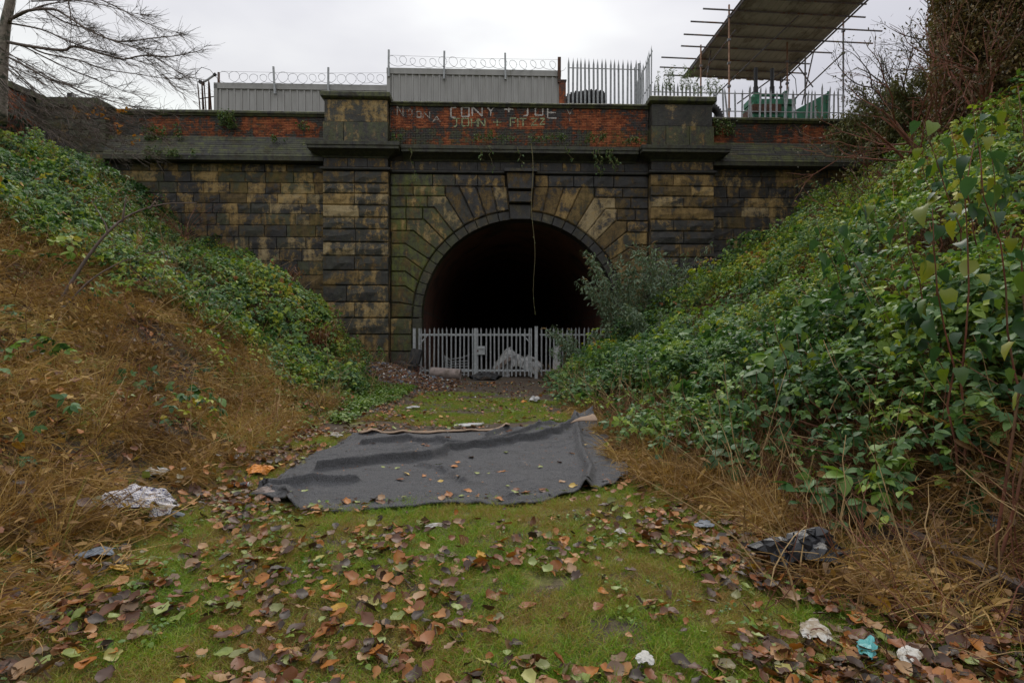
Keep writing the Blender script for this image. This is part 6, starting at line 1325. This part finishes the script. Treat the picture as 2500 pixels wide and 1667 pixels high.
def bare_shrub(name, label, base, n, h, spread, mat, seed, leaf=0, lmat='hazy_shrub', ls=.1, lean=(0, 0)):
    r_ = random.Random(seed); E = empty(name, base, label=label, cat='shrub'); b = MB(); lb = MB()
    def grow(p, d, L, r, dep):
        pts = [p]; q = p
        for k in range(5): d = (d+Vector((r_.gauss(0, .16), r_.gauss(0, .16), r_.gauss(.03, .1)))).normalized(); q = q+d*L/5; pts.append(q)
        b.tube(pts, [r*(1-.5*k/5) for k in range(6)], 4 if dep < 2 else 3, cap=False)
        if leaf and dep >= 1:
            for _ in range(leaf): lb.leaf(TM(r_.choice(pts)+Vector((r_.gauss(0, .12), r_.gauss(0, .12), r_.gauss(0, .12))), (r_.gauss(-.6, .6), r_.gauss(0, .6), r_.uniform(0, 6.28))), ls*r_.uniform(.6, 1.3), ls*.36, .2, .4, (r_.random(), 0, 0))
        if dep < 3:
            for _ in range(r_.choice((2, 3, 3, 4))):
                i = r_.randrange(2, 6); ax = Vector((r_.gauss(0, 1), r_.gauss(0, 1), r_.gauss(0, 1))).normalized(); grow(pts[i], (Matrix.Rotation(R(r_.uniform(20, 55)), 3, ax) @ d), L*r_.uniform(.5, .72), r*.55, dep+1)
    for _ in range(n):
        a = r_.uniform(0, 6.28); grow(Vector((0, 0, 0)), Vector((math.cos(a)*spread+lean[0], math.sin(a)*spread+lean[1], 1)).normalized(), h*r_.uniform(.7, 1.1)*.5, .05, 0)
    b.build('branches', M[mat], E)
    if leaf: lb.build('foliage', M[lmat], E, kind='stuff', smooth=True)
    return E
bare_shrub('bare_shrub', 'bare branched shrub against the sky left of the creeper clad building', (14.9, 21.6, 9.6), 5, 4.6, .35, 'twig', 3, 2, ls=.09, lean=(-.35, 0))
bare_shrub('bare_shrub', 'tall thin bare shrub close to the building edge at the top right', (15.6, 20.4, 10.5), 5, 5.5, .25, 'twig', 4, 2, ls=.09, lean=(-.15, 0))
for x, y, z, n_, h, lf, sd, lab in ((15.6, 24.0, 9.2, 7, 4.0, 15, 8, 'feathery drooping bush hanging over the right end of the wall'), (14.6, 22.8, 8.4, 6, 2.6, 9, 9, 'feathery bush in front of the right wing coping'), (17.2, 23.0, 9.4, 7, 4.2, 14, 10, 'dense feathery bush at the top of the right bank'), (15.5, 21.2, 8.8, 7, 3.2, 14, 11, 'brownish bush below the bare shrub on the right bank')):
    bare_shrub('hanging_bush', lab, (x, y, z), n_, h, .75, 'cane', sd, lf+4, ls=.15, lean=(-.3, -.1))
for x, y, n_, h, lf, sd, lab in ((11.9, 15.9, 6, 6.2, 3, 21, 'straggly brown shrub in front of the building corner at the upper right'), (12.6, 14.6, 6, 5.2, 4, 22, 'thin twiggy shrub below the creeper clad building'), (11.3, 17.4, 5, 4.2, 6, 23, 'small leafy shrub on the crest left of the building corner')):
    bare_shrub('straggly_shrub', lab, (x, y, hz(x, y)), n_, h, .5, 'cane', sd, lf, ls=.11, lmat='creeper' if sd != 23 else 'hazy_shrub', lean=(-.1, -.1))
# ivy on the left retaining wall
st = []
for _ in range(60):
    t = random.random(); p_ = A.lerp(B, 0) if False else Vector((-20.6, 25.0))+(Vector((-22.2, 16.0))-Vector((-20.6, 25.0)))*t; z0 = random.uniform(7.6, 9.5); st.append([(p_.x+.12+random.random()*.15, p_.y+random.gauss(0, .2)*k, z0+k*random.uniform(.25, .55)) for k in range(6)])
leafy_thing('ivy', 'dark ivy climbing the brick retaining wall at the left', 'ivy', (0, 0, 0), st, 40, .16, 'dark_ivy', 'cane', .012, .8, .9, 7, tuft=.12)
# --- near right: tall stems with big heart shaped leaves, each leaf a part
bl = []
for i in range(4):
    random.seed(900+i); b = MB(); b.leaf(TM((0, 0, 0)), .10, .088, .28, .35+.2*i, (random.random(), 0, 0), heart=True); bl.append(b.mesh('leaf', M['broad'], smooth=True))
random.seed(55)
SH = [(3.35, 4.3, 2.9, -.15, 'leftmost of the tall broad leaved stems on the right'), (2.95, 3.45, 2.5, .1, 'broad leaved stem nearest the camera at the right edge'), (3.75, 4.2, 3.3, -.2, 'tall red stemmed plant with large yellow green leaves at the right edge'), (4.6, 5.6, 3.2, -.3, 'broad leaved plant rising from the brambles at the upper right'), (3.9, 5.2, 2.6, -.25, 'broad leaved plant with pale drooping leaves among the brambles'),
      (5.6, 6.6, 3.9, -.2, 'highest broad leaved plant near the building at the upper right'), (4.4, 7.2, 2.9, -.3, 'broad leaved plant halfway up the right bank'), (5.4, 8.4, 3.1, -.2, 'small broad leaved plant on the crest of the right bank'), (6.4, 8.6, 3.4, -.2, 'second broad leaved plant on the crest of the right bank'), (3.2, 6.4, 1.9, -.2, 'low broad leaved plant in front of the brambles')]
for x, y, h, lean, lab in SH:
    zb = hz(x, y); E = empty('broad_leaved_plant', (x, y, zb), label=lab, cat='plant', group='tall broad leaved plants on the right'); hh = max(1.4, h-zb*.55)
    for s_ in range(2):
        k0 = random.uniform(.8, 1); pts = [Vector((lean*t*t*hh+random.gauss(0, .02)+.25*s_*t, -.12*t*t*hh+random.gauss(0, .02), hh*k0*t)) for t in np.linspace(0, 1, 9)]
        b = MB(); b.tube(pts, [.011*(1-.75*i/8) for i in range(9)], 5); b.build('stem', M['cane'], E, smooth=True)
        for j in range(12):
            t = random.uniform(.38, 1)**.8; f_ = t*8; i = min(7, int(f_)); p_ = pts[i].lerp(pts[i+1], f_-i); a = random.uniform(0, 6.28); st_ = .09*random.uniform(.6, 1.4); q = p_+Vector((math.cos(a)*st_, math.sin(a)*st_, .02))
            o = link('leaf', random.choice(bl), E, q, (random.gauss(-.75, .35), random.gauss(0, .35), a-math.pi/2), random.uniform(.8, 1.6))

# dense withered creeper over the building's two visible faces
def sprig(seed):
    random.seed(seed); b = MB()
    for k in range(14):
        p_ = Vector((random.gauss(0, .12), random.gauss(0, .12), random.uniform(.0, .16))); b.leaf(TM(p_, (random.gauss(-.9, .5), random.gauss(0, .5), random.uniform(0, 6.28))), random.uniform(.07, .13), random.uniform(.045, .09), .25, .4, (random.random(), 0, 0))
    for k in range(3):
        a = random.uniform(0, 6.28); b.tube([(0, 0, -.02), (.1*math.cos(a), .1*math.sin(a), .08), (.25*math.cos(a), .25*math.sin(a), .1)], .004, 3, (.2, 0, 0), cap=False)
    return b.mesh('sprig', M['ivy'], smooth=True)
SPG = protos('creeper_sprigs', [('sprig_%02d' % i, sprig(800+i)) for i in range(6)])
n_ = 10500; fr_ = RNG.random(n_) < .5; tt_ = U(0, 1, n_)**1.6*9-.05; oo_ = U(0, 1, n_)**2.5*.8; PX = BC.x+.8*tt_-.6*oo_; PY_ = BC.y-.6*tt_-.8*oo_; PZ = U(7, 18, n_); lf_ = RNG.random(n_) < .22; dd_ = U(0, 1, n_)**1.3*4; PX = np.where(lf_, BC.x+.6*dd_-.25*oo_, PX); PY_ = np.where(lf_, BC.y+.8*dd_+.2*oo_, PY_)
k_ = nz(PX+PY_, PZ, .7) > -.75; ROT = np.zeros((n_, 3)); ROT[:, 0] = R(90)+RNG.normal(0, .3, n_); ROT[:, 1] = RNG.normal(0, .3, n_); ROT[:, 2] = np.where(lf_, R(-127), R(-37))+RNG.normal(0, .3, n_)
o = scatter('creeper_leaves', SPG, np.stack([PX, PY_, PZ], 1)[k_], ROT[k_], U(.5, 1.15, n_)[k_], RNG.integers(0, 6, n_)[k_], np.clip(.45+.25*nz(PX, PZ, .5)+RNG.normal(0, .15, n_), 0, 1)[k_]); o.parent = CREEP
